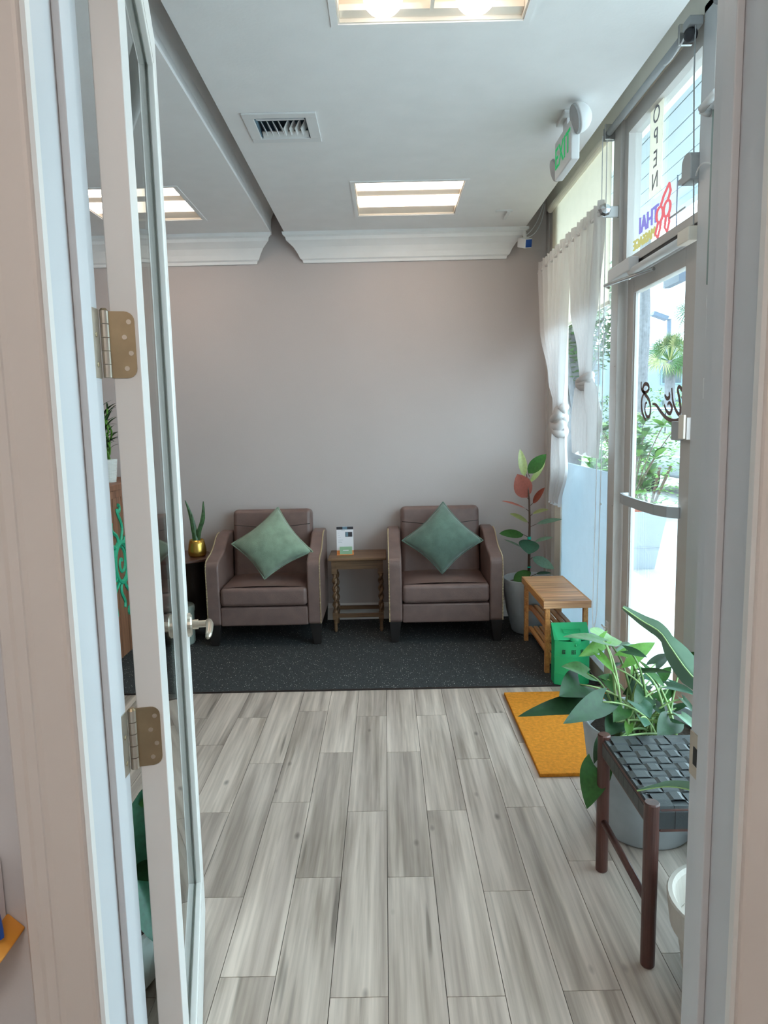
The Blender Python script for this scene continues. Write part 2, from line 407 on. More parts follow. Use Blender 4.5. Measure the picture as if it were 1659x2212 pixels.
wb = struct(bx('wall_back', 'wall', -3.1, 1.12, 4.96, 5.1, 0, 2.98)); tag(wb, 'plain pale grey back wall behind the armchairs', 'wall')
wl = struct(bx('wall_left', 'wall', -3.1, -2.95, 1.03, 4.96, 0, 2.98)); tag(wl, 'plain grey side wall beyond the reception desk', 'wall')
# wall with the doorway the camera looks through
wf = MB().box(-2.95, -0.425, 0.88, 1.03, 0, 2.98).box(0.48, 1.12, 0.88, 1.03, 0, 2.98).box(-0.425, 0.48, 0.88, 1.03, 2.41, 2.98).build('wall_front', 'wall_near')
struct(wf); tag(wf, 'light grey wall around the doorway in the foreground', 'wall')
wn = MB().box(-1.35, -1.2, -1.4, 0.88, 0, 2.6).box(1.12, 1.27, -1.4, 0.88, 0, 2.6).box(-1.35, 1.27, -1.55, -1.4, 0, 2.6).build('wall_near', 'wall_near')
struct(wn); tag(wn, 'walls of the small room behind the doorway', 'wall')
cn = struct(bx('ceiling_near', 'ceiling', -1.35, 1.27, -1.55, 0.88, 2.6, 2.7)); tag(cn, 'ceiling of the small room behind the doorway', 'ceiling')
nl = empty('fill_ceiling_lamp', (0.0, -0.65, 2.6)); tag(nl, 'unseen square warm lamp added to light the door casings and jambs', 'lamp')  # unseen lamp, added for warm light on the casings and jambs
bx('fill_lamp_frame', 'white_plastic', -0.32, 0.32, -0.32, 0.32, -0.03, 0, nl); bx('diffuser', 'near_fill_lamp', -0.29, 0.29, -0.29, 0.29, -0.036, -0.0301, nl)

# upper slab and the two dropped ceiling panels
ce = struct(bx('ceiling', 'ceiling', -3.1, 1.30, 1.03, 5.1, 2.98, 3.1)); tag(ce, 'upper ceiling above the dropped panels', 'ceiling')
def panel(name, xa, xb, ya, yb, z0, z1, holes, m='ceiling'):
    xs = sorted({xa, xb} | {h[0] for h in holes} | {h[1] for h in holes}); ys = sorted({ya, yb} | {h[2] for h in holes} | {h[3] for h in holes})
    mb = MB()
    def cell(ix, iy):
        if ix < 0 or iy < 0 or ix >= len(xs)-1 or iy >= len(ys)-1: return False
        cx, cy = (xs[ix]+xs[ix+1])/2, (ys[iy]+ys[iy+1])/2
        return not any(h[0] < cx < h[1] and h[2] < cy < h[3] for h in holes)
    for ix in range(len(xs)-1):
        for iy in range(len(ys)-1):
            if not cell(ix, iy): continue
            a, b, c, d = xs[ix], xs[ix+1], ys[iy], ys[iy+1]
            mb.add([(a, c, z0), (b, c, z0), (b, d, z0), (a, d, z0)], [(0, 1, 2, 3)])
            mb.add([(a, c, z1), (b, c, z1), (b, d, z1), (a, d, z1)], [(0, 1, 2, 3)])
            for (dx, dy, p, q) in ((-1, 0, (a, c), (a, d)), (1, 0, (b, c), (b, d)), (0, -1, (a, c), (b, c)), (0, 1, (a, d), (b, d))):
                if not cell(ix+dx, iy+dy): mb.add([(*p, z0), (*q, z0), (*q, z1), (*p, z1)], [(0, 1, 2, 3)])
    return mb.build(name, m)
CZ = 2.67
T1 = (-0.135, 0.452, 3.90, 4.50); T2 = (-0.122, 0.465, 1.81, 2.405); T3 = (-1.68, -1.088, 3.905, 4.50); V1 = (-0.515, -0.300, 3.075, 3.285)
p1 = struct(panel('ceiling_panel', -0.637, 0.955, 1.03, 4.96, CZ, CZ+0.2, [T1, T2, V1])); tag(p1, 'wide dropped ceiling panel holding two light fixtures and a vent', 'ceiling')
p2 = struct(panel('ceiling_panel', -2.95, -0.80, 1.03, 4.96, CZ, CZ+0.2, [T3])); tag(p2, 'dropped ceiling panel over the reception desk side', 'ceiling')
# rounded cove along the slot between the panels
cove = [(-0.80, CZ), (-0.730, CZ), (-0.728, CZ+0.012), (-0.733, CZ+0.05), (-0.728, CZ+0.10), (-0.708, CZ+0.15), (-0.67, CZ+0.19), (-0.60, CZ+0.21), (-0.60, CZ+0.24), (-0.80, CZ+0.24)]
struct(MB().prism([(x, z) for x, z in cove], 'y', 1.03, 4.90).build('trim_1', 'ceiling')); tag(bpy.data.objects['trim_1'], 'curved cove lining the long slot in the ceiling', 'trim')
# crown moulding with mitred ends; profile (distance from wall, height)
prof = [(0.0, 2.495), (0.012, 2.495), (0.016, 2.512), (0.03, 2.52), (0.045, 2.55), (0.07, 2.585), (0.095, 2.605), (0.115, 2.62), (0.12, 2.64), (0.135, 2.65), (0.14, 2.67), (0.0, 2.67)]
def crown(name, xa, xb, cut_a, cut_b, label):
    n = len(prof); va = [(xa+(0.125-d if cut_a else 0)*0.95, 4.958-d, z) for d, z in prof]; vb = [(xb-(0.125-d if cut_b else 0)*0.95, 4.958-d, z) for d, z in prof]
    fs = [tuple(range(n)), tuple(range(n, 2*n))[::-1]]+[(i, i+n, (i+1) % n+n, (i+1) % n) for i in range(n)]
    o = MB().add(va+vb, fs).build(name, 'ceiling'); struct(o); tag(o, label, 'moulding')
crown('trim_2', -0.637, 0.955, True, True, 'white crown moulding across the back wall, right of the ceiling slot')
crown('trim_3', -2.94, -0.735, False, True, 'white crown moulding across the back wall, left of the ceiling slot')
bb = MB().prism([(4.935, 0.0), (4.958, 0.0), (4.958, 0.125), (4.950, 0.125), (4.945, 0.112), (4.941, 0.100), (4.935, 0.095)], 'x', -2.9, 1.1).build('baseboard_back', 'trim')
struct(bb); tag(bb, 'white baseboard along the back wall', 'baseboard')

# ------------------------------------------------------------------ doorway trim
def jamb(name, sx, X, label):
    o = MB().box(X, X+sx*0.016, 0.885, 1.036, 0, 2.40).build(name, 'jamb'); struct(o); tag(o, label, 'door frame')
    bx('stop', 'jamb', min(X, X-sx*0.011), max(X, X-sx*0.011), 0.957, 0.992, 0, 2.39, o, 0.002)
    return o
jl = jamb('trim_4', -1, -0.409, 'white painted door jamb carrying the hinges')
jr = jamb('trim_5', 1, 0.464, 'white painted door jamb with the strike plate')
jh = MB().box(-0.425, 0.48, 0.885, 1.036, 2.392, 2.41).build('trim_6', 'jamb'); struct(jh); tag(jh, 'white head of the door frame', 'door frame')
def casing(name, X, s, label):
    # profile across the casing width (towards the wall), y is the face towards the camera
    pr = [(0.0, 0.88), (0.0, 0.868), (0.004, 0.8635), (0.008, 0.868), (0.012, 0.870), (0.016, 0.868), (0.05, 0.862), (0.056, 0.8595), (0.06, 0.862), (0.072, 0.861), (0.076, 0.858), (0.088, 0.857), (0.092, 0.861), (0.092, 0.88)]
    poly = [(X+s*a, b) for a, b in pr]
    o = MB().prism(poly, 'z', 0, 2.47).build(name, 'trim'); struct(o); tag(o, label, 'door casing'); return o
casing('trim_7', -0.400, -1, 'white moulded door casing at the left edge of the picture')
casing('trim_8', 0.455, 1, 'white moulded door casing at the right edge of the picture')
# hinge leaves on the jamb and strike plate
for zc, i in ((1.539, 0), (0.936, 1)):
    hp = bx('jamb_hinge_leaf', 'nickel', -0.4090, -0.4075, 1.012, 1.0365, zc-0.049, zc+0.049, jl)
    for dz in (-0.03, 0.012): MB().ball((-0.407, 1.024, zc+dz), (0.001, 0.004, 0.004), 8, 4).build('screw', 'brass_old', hp)
sp = bx('strike_plate', 'nickel', 0.462, 0.4645, 1.000, 1.036, 0.868, 0.938, jr, 0.0006)
bx('latch_hole', 'black', 0.4612, 0.4622, 1.008, 1.022, 0.889, 0.917, sp)

# ------------------------------------------------------------------ open glazed door
A = math.radians(13.3); DW, DH, DT = 0.868, 2.375, 0.040
d1 = empty('door_1', (-0.358, 1.06, 0.004), PI/2+A); struct(d1); tag(d1, 'white glazed interior door standing open on its hinges', 'door')
ST = 0.105
bx('hinge_stile', 'trim', 0, ST, 0, DT, 0.0, DH, d1, 0.002); bx('latch_stile', 'trim', DW-0.085, DW, 0, DT, 0.0, DH, d1, 0.002)
bx('bottom_rail', 'trim', ST, DW-0.085, 0, DT, 0.0, 0.145, d1); bx('top_rail', 'trim', ST, DW-0.085, 0, DT, 2.285, DH, d1)
bx('pane', 'glass_door', ST-0.004, DW-0.081, 0.0185, 0.0215, 0.141, 2.289, d1)
for side in (0, 1):
    g = empty('glazing_bead', parent=d1)
    def bead(x0, x1, z0, z1, vert, flip):
        y0, y1 = (0.002, 0.0175) if side == 0 else (0.0225, 0.038)
        return (x0, x1, y0, y1, z0, z1)
    ya, yb = (0.001, 0.0165) if side == 0 else (0.0235, 0.039)
    h = 0.012
    for (x0, x1, z0, z1) in ((ST, ST+h, 0.145, 2.285), (DW-0.085-h, DW-0.085, 0.145, 2.285), (ST+h, DW-0.085-h, 0.145, 0.145+h), (ST+h, DW-0.085-h, 2.285-h, 2.285)):
        bx('bead', 'trim', x0, x1, ya, yb, z0, z1, g, 0.003)
for zc in (1.539, 0.936, 2.14, 0.30):
    hg = empty('hinge', (0, 0, zc-0.004), parent=d1)
    # leaf let into the hinge edge, rounded outer corners; drawn in the plane x=0
    pl = [(DT+0.002, -0.048), (DT+0.002, 0.048)]
    r = 0.014
    for i in range(6): t = PI/2*i/5; pl.append((0.006+r-r*math.sin(t), 0.048-r+r*math.cos(t)))
    for i in range(6): t = PI/2*i/5; pl.append((0.006+r-r*math.cos(t), -0.048+r-r*math.sin(t)))
    MB().prism(pl, 'x', -0.0014, 0.001).build('hinge_leaf', 'brass_old', hg)
    for i in range(5):
        z0 = -0.048+i*0.0192
        MB().tube([(-0.006, DT+0.007, z0+0.0006), (-0.006, DT+0.007, z0+0.0186)], 0.0062, 12).build('knuckle', 'nickel', hg, smooth=False)
    MB().tube([(-0.006, DT+0.007, 0.0475), (-0.006, DT+0.007, 0.051)], [0.0066, 0.004], 12).build('hinge_pin', 'brass_old', hg)
    for (yy, zz) in ((0.014, 0.033), (0.021, 0.011), (0.013, -0.012), (0.020, -0.034)):
        MB().tube([(-0.0024, yy, zz), (-0.0012, yy, zz)], 0.0036, 10).box(-0.0027, -0.0023, yy-0.0022, yy+0.0022, zz-0.0005, zz+0.0005).box(-0.0027, -0.0023, yy-0.0005, yy+0.0005, zz-0.0022, zz+0.0022).build('screw', 'nickel', hg)
# lever handles on both faces
for s, nm in ((-1, 'lever_handle'), (1, 'lever_handle')):
    y0 = 0 if s < 0 else DT
    hd = empty(nm, (DW-0.055, y0, 0.88), parent=d1)
    MB().tube([(0, s*0.0, 0), (0, s*0.008, 0)], 0.032, 24).tube([(0, s*0.008, 0), (0, s*0.012, 0)], [0.030, 0.026], 24).build('rose', 'nickel', hd)
    MB().tube([(0, s*0.010, 0), (0, s*0.028, 0)], 0.013, 16).tube([(0, s*0.028, 0), (0, s*0.060, 0)], 0.0095, 16).build('spindle', 'nickel', hd)
    MB().tube([(0.006, s*0.055, 0.002), (-0.02, s*0.058, 0.002), (-0.05, s*0.058, -0.001), (-0.085, s*0.056, -0.006), (-0.105, s*0.053, -0.008)], [0.010, 0.0105, 0.0095, 0.0085, 0.006], 12).build('lever', 'nickel', hd, smooth=True)

# ------------------------------------------------------------------ storefront (window wall)
XW = 1.12
hdr = struct(bx('wall_right', 'cream', XW, 1.30, 1.03, 4.96, 2.775, 2.98)); tag(hdr, 'cream header band above the storefront windows', 'wall')
struct(bx('trim_9', 'frame', XW, 1.19, 4.895, 4.96, 0, 2.80)); tag(bpy.data.objects['trim_9'], 'white post in the corner between back wall and window', 'post')
pa = struct(bx('trim_10', 'frame', XW, 1.175, 3.45, 3.55, 0, 2.80, None, 0.002)); tag(pa, 'white storefront post between curtained window and glass door', 'post')
for z in (1.66, 2.35, 0.98): MB().ball((XW, 3.47, z), (0.001, 0.003, 0.003), 8, 4).build('screw', 'frame_dark', pa)
pb = struct(bx('trim_11', 'jamb', XW, 1.175, 2.43, 2.60, 0, 2.80, None, 0.002)); tag(pb, 'white storefront post on the near side of the glass door', 'post')
# curtained window
w1 = empty('window_1', (0, 0, 0)); struct(w1); tag(w1, 'tall storefront window behind the knotted curtains', 'window')
bx('frame_jamb', 'frame', 1.128, 1.19, 4.78, 4.893, 0.0, 2.80, w1, 0.002); bx('inner_stop', 'cream', 1.150, 1.19, 4.62, 4.779, 0.08, 2.80, w1, 0.002)
bx('sill', 'frame', 1.128, 1.21, 3.55, 4.62, 0.0, 0.08, w1, 0.003)
bx('pane', 'glass', 1.165, 1.171, 3.55, 4.62, 0.08, 2.80, w1)
bx('frosted_film', 'film', 1.158, 1.1625, 3.55, 4.62, 0.08, 1.132, w1)
# near window, mostly hidden by the doorway
w3 = empty('window_3', (0, 0, 0)); struct(w3); tag(w3, 'storefront window beside the woven bench, half hidden by the doorway', 'window')
bx('sill', 'frame', 1.128, 1.21, 1.04, 2.43, 0.0, 0.25, w3, 0.003); bx('pane', 'glass', 1.165, 1.171, 1.06, 2.43, 0.25, 2.80, w3); bx('frame_jamb', 'frame', 1.128, 1.19, 1.03, 1.10, 0.0, 2.80, w3)
# transom over the glass door
w2 = empty('window_2', (0, 0, 0)); struct(w2); tag(w2, 'transom window above the glass entrance door', 'window')
bx('bottom_rail', 'frame', 1.135, 1.20, 2.60, 3.45, 2.105, 2.135, w2, 0.002); bx('bead', 'frame', 1.150, 1.165, 2.62, 3.43, 2.135, 2.150, w2)
bx('shadow_gap', 'frame_dark', 1.140, 1.20, 2.60, 3.45, 2.082, 2.105, w2)
bx('side_rail', 'frame', 1.14, 1.20, 3.40, 3.45, 2.135, 2.80, w2); bx('side_rail', 'frame', 1.14, 1.20, 2.60, 2.65, 2.135, 2.80, w2)
bx('top_rail', 'frame', 1.14, 1.20, 2.65, 3.40, 2.70, 2.775, w2); bx('pane', 'glass', 1.168, 1.174, 2.64, 3.41, 2.13, 2.73, w2)
# glass entrance door
d2 = empty('door_2', (0, 0, 0)); struct(d2); tag(d2, 'white framed glass entrance door with push bar and closer', 'door')
bx('door_head', 'frame', 1.13, 1.20, 2.60, 3.45, 2.066, 2.082, d2)
bx('stile', 'frame', 1.165, 1.195, 3.362, 3.445, 0.01, 2.058, d2, 0.003); bx('stile', 'frame', 1.165, 1.205, 2.665, 2.795, 0.01, 2.058, d2, 0.003)
bx('top_rail', 'frame', 1.165, 1.205, 2.795, 3.362, 1.985, 2.058, d2, 0.003); bx('bottom_rail', 'frame', 1.165, 1.205, 2.795, 3.362, 0.01, 0.20, d2, 0.003)
bx('pane', 'glass', 1.182, 1.188, 2.79, 3.365, 0.195, 1.99, d2)
bx('pane_bead', 'frame', 1.172, 1.182, 3.352, 3.362, 0.20, 1.985, d2)
pbar = MB(); pts = [(1.158, 3.36, 1.035), (1.12, 3.34, 1.035), (1.105, 3.25, 1.035), (1.10, 3.05, 1.035), (1.105, 2.88, 1.035), (1.125, 2.80, 1.035), (1.158, 2.76, 1.035)]
for p, q in zip(pts, pts[1:]):
    pv = Vector(p); qv = Vector(q); d = (qv-pv).normalized(); n = Vector((d.y, -d.x, 0))*0.006
    pbar.add([pv+n+Vector((0, 0, s)) for s in (-.022, .022)]+[pv-n+Vector((0, 0, s)) for s in (-.022, .022)]+[qv+n+Vector((0, 0, s)) for s in (-.022, .022)]+[qv-n+Vector((0, 0, s)) for s in (-.022, .022)],
             [(0, 1, 5, 4), (2, 6, 7, 3), (0, 4, 6, 2), (1, 3, 7, 5), (0, 2, 3, 1), (4, 5, 7, 6)])
pbar.build('push_bar', 'grey_plastic', d2)
lk = bx('lock_case', 'frame', 1.142, 1.166, 2.685, 2.765, 1.325, 1.41, d2, 0.003); bx('keypad', 'beige_enamel', 1.132, 1.142, 2.69, 2.735, 1.33, 1.42, lk, 0.002)
bx('lock_plate', 'grey_plastic', 1.155, 1.182, 2.765, 2.86, 1.32, 1.395, d2, 0.002)
cl = empty('door_closer', (0, 0, 0), parent=d2)
bx('closer_body', 'white_plastic', 1.085, 1.13, 3.20, 3.50, 2.055, 2.115, cl, 0.006)
bx('closer_cap', 'beige_enamel', 1.09, 1.128, 2.60, 2.70, 2.035, 2.085, cl, 0.004)
MB().tube([(1.108, 2.68, 2.055), (1.108, 3.24, 2.055)], 0.017, 14).build('cylinder', 'white_plastic', cl, smooth=True)
MB().tube([(1.09, 3.50, 2.035), (1.05, 3.42, 2.03), (1.15, 3.08, 2.035)], 0.008, 10).build('arm', 'chrome', cl)
# script lettering decal on the door glass, reversed as seen from inside
dec = empty('lettering', (1.1815, 0, 0), parent=d2)
def decal(pts, r=0.0085):
    # pts: image pixels of strokes on the glass plane, converted to (y, z)
    out = []
    for (px, py) in pts:
        u = (px-829.5); v = -(py-1106.0)
        d = right*u+upv*v+fwd*F; t = 1.1815/d.x
        out.append((0, d.y*t, 1.42+d.z*t))
    # smooth with Catmull-Rom
    sm = []
    for i in range(len(out)-1):
        p0 = Vector(out[max(i-1, 0)]); p1 = Vector(out[i]); p2 = Vector(out[i+1]); p3 = Vector(out[min(i+2, len(out)-1)])
        for k in range(5):
            t = k/5; sm.append(0.5*((2*p1)+(-p0+p2)*t+(2*p0-5*p1+4*p2-p3)*t*t+(-p0+3*p1-3*p2+p3)*t**3))
    sm.append(Vector(out[-1]))
    mb = MB(); L = []; R = []
    for i, p in enumerate(sm):
        d = (sm[min(i+1, len(sm)-1)]-sm[max(i-1, 0)]).normalized(); n = Vector((0, -d.z, d.y))*r*(0.55+0.45*math.sin(PI*i/(len(sm)-1)))
        L.append(p+n); R.append(p-n)
    n = len(sm)
    mb.add(L+R+[q+Vector((-0.0008, 0, 0)) for q in L+R], [(i, i+1, n+i+1, n+i) for i in range(n-1)]+[(2*n+i, 3*n+i, 3*n+i+1, 2*n+i+1) for i in range(n-1)])
    mb.build('stroke', 'decal_brown', dec)
S = 5.184
def cp(*l): return [(1280+x/S, 780+y/S) for x, y in l]
decal(cp((548, 232), (545, 290), (562, 340), (600, 350), (632, 310), (618, 262), (582, 262), (563, 320), (590, 372), (630, 430), (650, 520), (640, 610), (610, 620), (588, 560), (592, 480), (612, 465)))
decal(cp((575, 365), (552, 430), (552, 540), (570, 610), (598, 665)))
decal(cp((672, 480), (710, 490), (760, 560), (820, 630), (890, 665), (950, 660), (982, 628)))
decal(cp((808, 378), (835, 420), (862, 400), (858, 350)))
decal(cp((803, 487), (830, 560), (870, 585), (890, 520), (862, 465), (840, 490)))
decal(cp((888, 300), (895, 400), (905, 470), (940, 560), (975, 600), (985, 520), (970, 400), (955, 320), (975, 288), (1005, 330), (1015, 380), (995, 412)))

# ================================================================== ITEMS ON THE WINDOW WALL
rs = empty('roller_shade', (0, 0, 0)); tag(rs, 'cream roller shade half lowered behind the curtains', 'roller shade')
bx('fabric', 'shade', 1.112, 1.114, 3.558, 4.75, 1.98, 2.74, rs); bx('bottom_bar', 'cream', 1.108, 1.118, 3.558, 4.75, 1.965, 1.983, rs)
MB().tube([(1.098, 3.56, 2.752), (1.098, 4.76, 2.752)], 0.02, 12).build('roller', 'cream', rs)
bx('bracket', 'grey_plastic', 1.07, 1.12, 3.546, 3.556, 2.72, 2.775, rs)
for dx in (0.0, -0.022):
    mb = MB(); zz = 2.74
    ch = [(1.085+dx, 3.545+dx*0.2, 2.74), (1.085+dx, 3.545, 1.2), (1.075+dx*1.0, 3.54, 0.42)]
    MB().tube(ch, 0.0022, 6).build('bead_chain', 'white_plastic', rs)
MB().tube(bez((1.075, 3.54, 0.42), (1.055, 3.54, 0.25), (1.053, 3.54, 0.42)), 0.0022, 6).build('bead_chain', 'white_plastic', rs)
MB().ball((1.085, 3.545, 0.98), 0.006, 8, 6).build('chain_joint', 'white_plastic', rs)
tb = empty('shade_roller_tube', (0, 0, 0)); tag(tb, 'bare aluminium shade tube fixed above the transom', 'tube')
MB().tube([(1.092, 2.70, 2.752), (1.092, 3.53, 2.752)], 0.015, 12).build('tube', 'grey_plastic', tb, smooth=True)
bx('end_bracket', 'chrome', 1.07, 1.12, 2.685, 2.70, 2.72, 2.79, tb, 0.003); bx('end_bracket', 'chrome', 1.07, 1.12, 3.53, 3.54, 2.72, 2.79, tb, 0.003)
cleat = empty('chain_cleat', (1.12, 3.50, 0.35)); tag(cleat, 'small white cleat holding the shade chain on the post', 'cleat')
bx('plate', 'white_plastic', -0.006, 0, -0.02, 0.02, -0.03, 0.03, cleat, 0.002); MB().tube([(-0.006, 0, 0.0), (-0.02, 0.004, 0.0), (-0.022, 0.03, 0.004)], 0.004, 8).tube([(-0.02, 0.0, 0.0), (-0.022, -0.02, -0.004)], 0.004, 8).build('horn', 'white_plastic', cleat)
# raceway, pull handle, sensor on the near post
ra = empty('grey_green_stripe', (1.12, 2.475, 0)); tag(ra, 'grey green vertical raceway on the near storefront post', 'stripe')
bx('stripe_body', 'stripe', -0.012, 0, -0.022, 0.012, 1.86, 2.42, ra, 0.001); bx('edge', 'frame_dark', -0.014, 0, -0.026, -0.022, 1.86, 2.42, ra)  # plain grey green strip with a dark edge
MB().tube(bez((-0.008, -0.006, 1.86), (-0.015, -0.005, 1.75), (-0.008, -0.004, 1.62)), 0.003, 6).build('cable', 'white_plastic', ra); MB().tube(bez((-0.008, -0.006, 2.42), (-0.02, -0.006, 2.55), (-0.008, -0.01, 2.78)), 0.003, 6).build('cable', 'white_plastic', ra)
MB().ball((-0.010, -0.006, 1.80), (0.006, 0.008, 0.035), 10, 8).build('plug', 'white_plastic', ra, smooth=True); MB().ball((-0.01, -0.006, 2.56), (0.006, 0.010, 0.03), 10, 8).build('plug', 'white_plastic', ra, smooth=True)
ds = bx('door_sensor', 'white_plastic', 1.105, 1.12, 2.455, 2.478, 1.47, 1.545, None, 0.004); tag(ds, 'small white contact sensor on the near storefront post', 'sensor')
ph = empty('pull_rod', (1.12, 2.47, 2.45)); tag(ph, 'white curved rod end above the green raceway', 'rod')
MB().tube([(-0.03, 0.055, -0.01), (-0.03, -0.05, 0.0)], 0.013, 12).build('rod', 'white_plastic', ph, smooth=True); MB().tube([(-0.03, 0.06, -0.012), (-0.012, 0.06, -0.02), (0, 0.06, -0.02)], 0.012, 12).build('elbow', 'white_plastic', ph, smooth=True)
rp = MB().tube([(1.10, 2.30, 2.78), (1.10, 2.46, 2.74)], 0.014, 12).build('upper_rod', 'grey_plastic', None, smooth=True); tag(rp, 'grey rod end high beside the camera near the ceiling', 'rod')
mc = empty('mini_camera', (1.10, 2.63, 2.775)); tag(mc, 'small camera with trailing wires at the top of the near post', 'camera')
bx('mount', 'grey_plastic', -0.03, 0.02, -0.03, 0.03, -0.03, 0.0, mc, 0.004); MB().ball((-0.012, 0.0, -0.05), 0.024, 12, 8).build('eye', 'frame_dark', mc, smooth=True)
MB().tube(bez((-0.02, 0.02, -0.04), (-0.03, 0.16, -0.10), (0.0, 0.3, 0.0)), 0.003, 6).build('wire', 'white_plastic', mc); MB().tube([(-0.005, -0.02, 0), (-0.005, -0.022, -0.2), (0.016, -0.01, -0.7)], 0.0025, 6).build('wire', 'grey_plastic', mc)
mb_ = empty('motion_box', (1.12, 2.62, 2.24)); tag(mb_, 'round topped grey sensor box at the transom corner', 'sensor')
pl = [(-0.02, 0.0), (0.06, 0.0)]+[(0.02+0.04*math.cos(t), 0.07+0.03*math.sin(t)) for t in [PI*i/8 for i in range(9)]]
MB().prism(pl, 'x', -0.03, 0.018).build('case', 'grey_plastic', mb_, 0.004); bx('snout', 'grey_plastic', -0.028, 0.0, 0.06, 0.09, 0.012, 0.03, mb_)
MB().tube(bez((-0.01, -0.02, 0.01), (-0.03, -0.09, 0.05), (-0.004, -0.15, 0.0)), 0.003, 6).build('wire', 'white_plastic', mb_)

# knotted sheer curtains on a rod
cr = empty('curtain_rod', (0, 0, 0)); tag(cr, 'thin rod carrying the white curtains', 'curtain rod')
MB().tube([(1.045, 3.44, 2.375), (1.045, 4.85, 2.375)], 0.008, 10).build('rod', 'white_plastic', cr); bx('bracket', 'white_plastic', 1.045, 1.12, 3.462, 3.478, 2.35, 2.40, cr, 0.003)
MB().lathe([(0.0, -0.02), (0.022, -0.012), (0.03, 0.0), (0.022, 0.016), (0.0, 0.024)], (0, 0, 0), 8).build('finial', 'chrome', cr).matrix_local = Matrix.Translation((1.045, 3.43, 2.375)) @ Matrix.Rotation(PI/2, 4, 'X')
bx('bracket', 'white_plastic', 1.045, 1.128, 4.83, 4.846, 2.35, 2.40, cr, 0.003)
def interp(tab, z):
    for (z0, *a), (z1, *b) in zip(tab, tab[1:]):
        if z0 >= z >= z1:
            t = (z0-z)/(z0-z1); t = t*t*(3-2*t); return [p+(q-p)*t for p, q in zip(a, b)]
    return list(tab[-1][1:])
def curtain(name, tab, z0, z1, folds, label, ph):
    root = empty(name, (1.045, tab[0][1], 0)); tag(root, label, 'curtain', 'knotted white curtains')
    def fn(u, v):
        z = z0+(z1-z0)*v; c, wd, amp = interp(tab, z)
        y = c+(u-0.5)*wd
        x = 1.045+amp*math.sin(u*folds*2*PI+ph+1.2*math.sin(v*4))+0.004*math.sin(u*31+v*9)
        zz = z-(0.02*math.sin(u*folds*PI+1) if v > 0.98 else 0)
        return (x-1.045, y-tab[0][1], zz)
    o = MB().grid(fn, 60, 44).build('panel', 'sheer', root, smooth=True)
    # rod pocket ruffle
    def fr(u, v):
        c, wd, amp = interp(tab, z0); return (0.014*math.sin(u*folds*2*PI*2+ph), c+(u-0.5)*wd-tab[0][1], z0+v*0.05+0.008*math.sin(u*40))
    MB().grid(fr, 60, 2).build('heading', 'sheer', root, smooth=True)
    return root
c1 = curtain('curtain', [(2.38, 4.44, 0.76, 0.016), (2.0, 4.45, 0.60, 0.02), (1.65, 4.34, 0.28, 0.024), (1.50, 4.28, 0.13, 0.02), (1.40, 4.26, 0.12, 0.02), (1.30, 4.26, 0.20, 0.02), (1.1, 4.25, 0.28, 0.02), (0.90, 4.34, 0.22, 0.02)], 2.38, 0.90, 6, 'white sheer curtain with a big knot, nearest the back wall', 0.3)
c2 = curtain('curtain', [(2.38, 3.77, 0.60, 0.016), (2.0, 3.77, 0.44, 0.02), (1.75, 3.73, 0.20, 0.02), (1.62, 3.715, 0.12, 0.02), (1.56, 3.715, 0.24, 0.03), (1.40, 3.70, 0.36, 0.03), (1.23, 3.70, 0.34, 0.03)], 2.38, 1.23, 5, 'white sheer curtain tied high, beside the storefront post', 1.1)
def knot(root, c, r, seed):
    rnd = random.Random(seed); mb = MB()
    for k in range(3):
        t0 = rnd.random()*6; pts = []
        for i in range(15):
            t = t0+2*PI*i/14
            pts.append((c[0]+math.cos(t)*r[0]*0.8, c[1]+math.sin(t)*r[1], c[2]+(k-1)*r[2]*0.6+0.5*r[2]*math.sin(t+k)))
        mb.tube(pts, r[0]*0.75, 10)
    mb.ball(c, (r[0]*1.2, r[1]*1.1, r[2]*1.3), 14, 10)
    mb.build('knot', 'sheer', root, smooth=True)
knot(c1, (0.0, -0.185, 1.40), (0.035, 0.07, 0.075), 1)
knot(c2, (0.0, -0.055, 1.60), (0.03, 0.055, 0.03), 2)

# neon sign and open sign in the transom
ne = empty('neon_sign', (1.16, 0, 0)); tag(ne, 'small neon sign with blue and yellow letters in the transom', 'neon sign')
mY = lambda y, z: Matrix(((0, 0, -1, 0.0), (1, 0, 0, y), (0, 1, 0, z), (0, 0, 0, 1)))
def neon_text(body, y, z, sz, m):
    # reversed lettering: reads correctly from the street
    t = text_mesh('letters', body, sz, m, Matrix(((0, 0, 1, 0), (1, 0, 0, y), (0, 1, 0, z), (0, 0, 0, 1))), ne, 0.003)
    return t
neon_text('THAI', 3.185, 2.258, 0.10, 'neon_blue'); neon_text('MASSAGE', 3.235, 2.190, 0.062, 'neon_yellow')
def nt_(pts): MB().tube([(0.0, y, z) for y, z in pts], 0.005, 8).build('tubing', 'neon_red', ne, smooth=True)
def ell(cy, cz, ry, rz, rot=0, n=20): return [(cy+math.cos(t)*ry*math.cos(rot)-math.sin(t)*rz*math.sin(rot), cz+math.cos(t)*ry*math.sin(rot)+math.sin(t)*rz*math.cos(rot)) for t in [2*PI*i/n for i in range(n+1)]]
nt_(ell(3.058, 2.247, 0.034, 0.030, 0.2)); nt_(ell(2.982, 2.250, 0.034, 0.030, -0.2))
nt_([(3.05, 2.277), (3.02, 2.31), (2.965, 2.342), (2.95, 2.31), (2.975, 2.28)]); nt_([(3.075, 2.217), (3.10, 2.18), (3.075, 2.157), (3.05, 2.19), (3.045, 2.217)]); nt_([(2.99, 2.22), (3.0, 2.18), (2.975, 2.157), (2.955, 2.19), (2.96, 2.222)])
bx('lead', 'grey_plastic', -0.002, 0.002, 2.80, 2.95, 2.20, 2.206, ne)
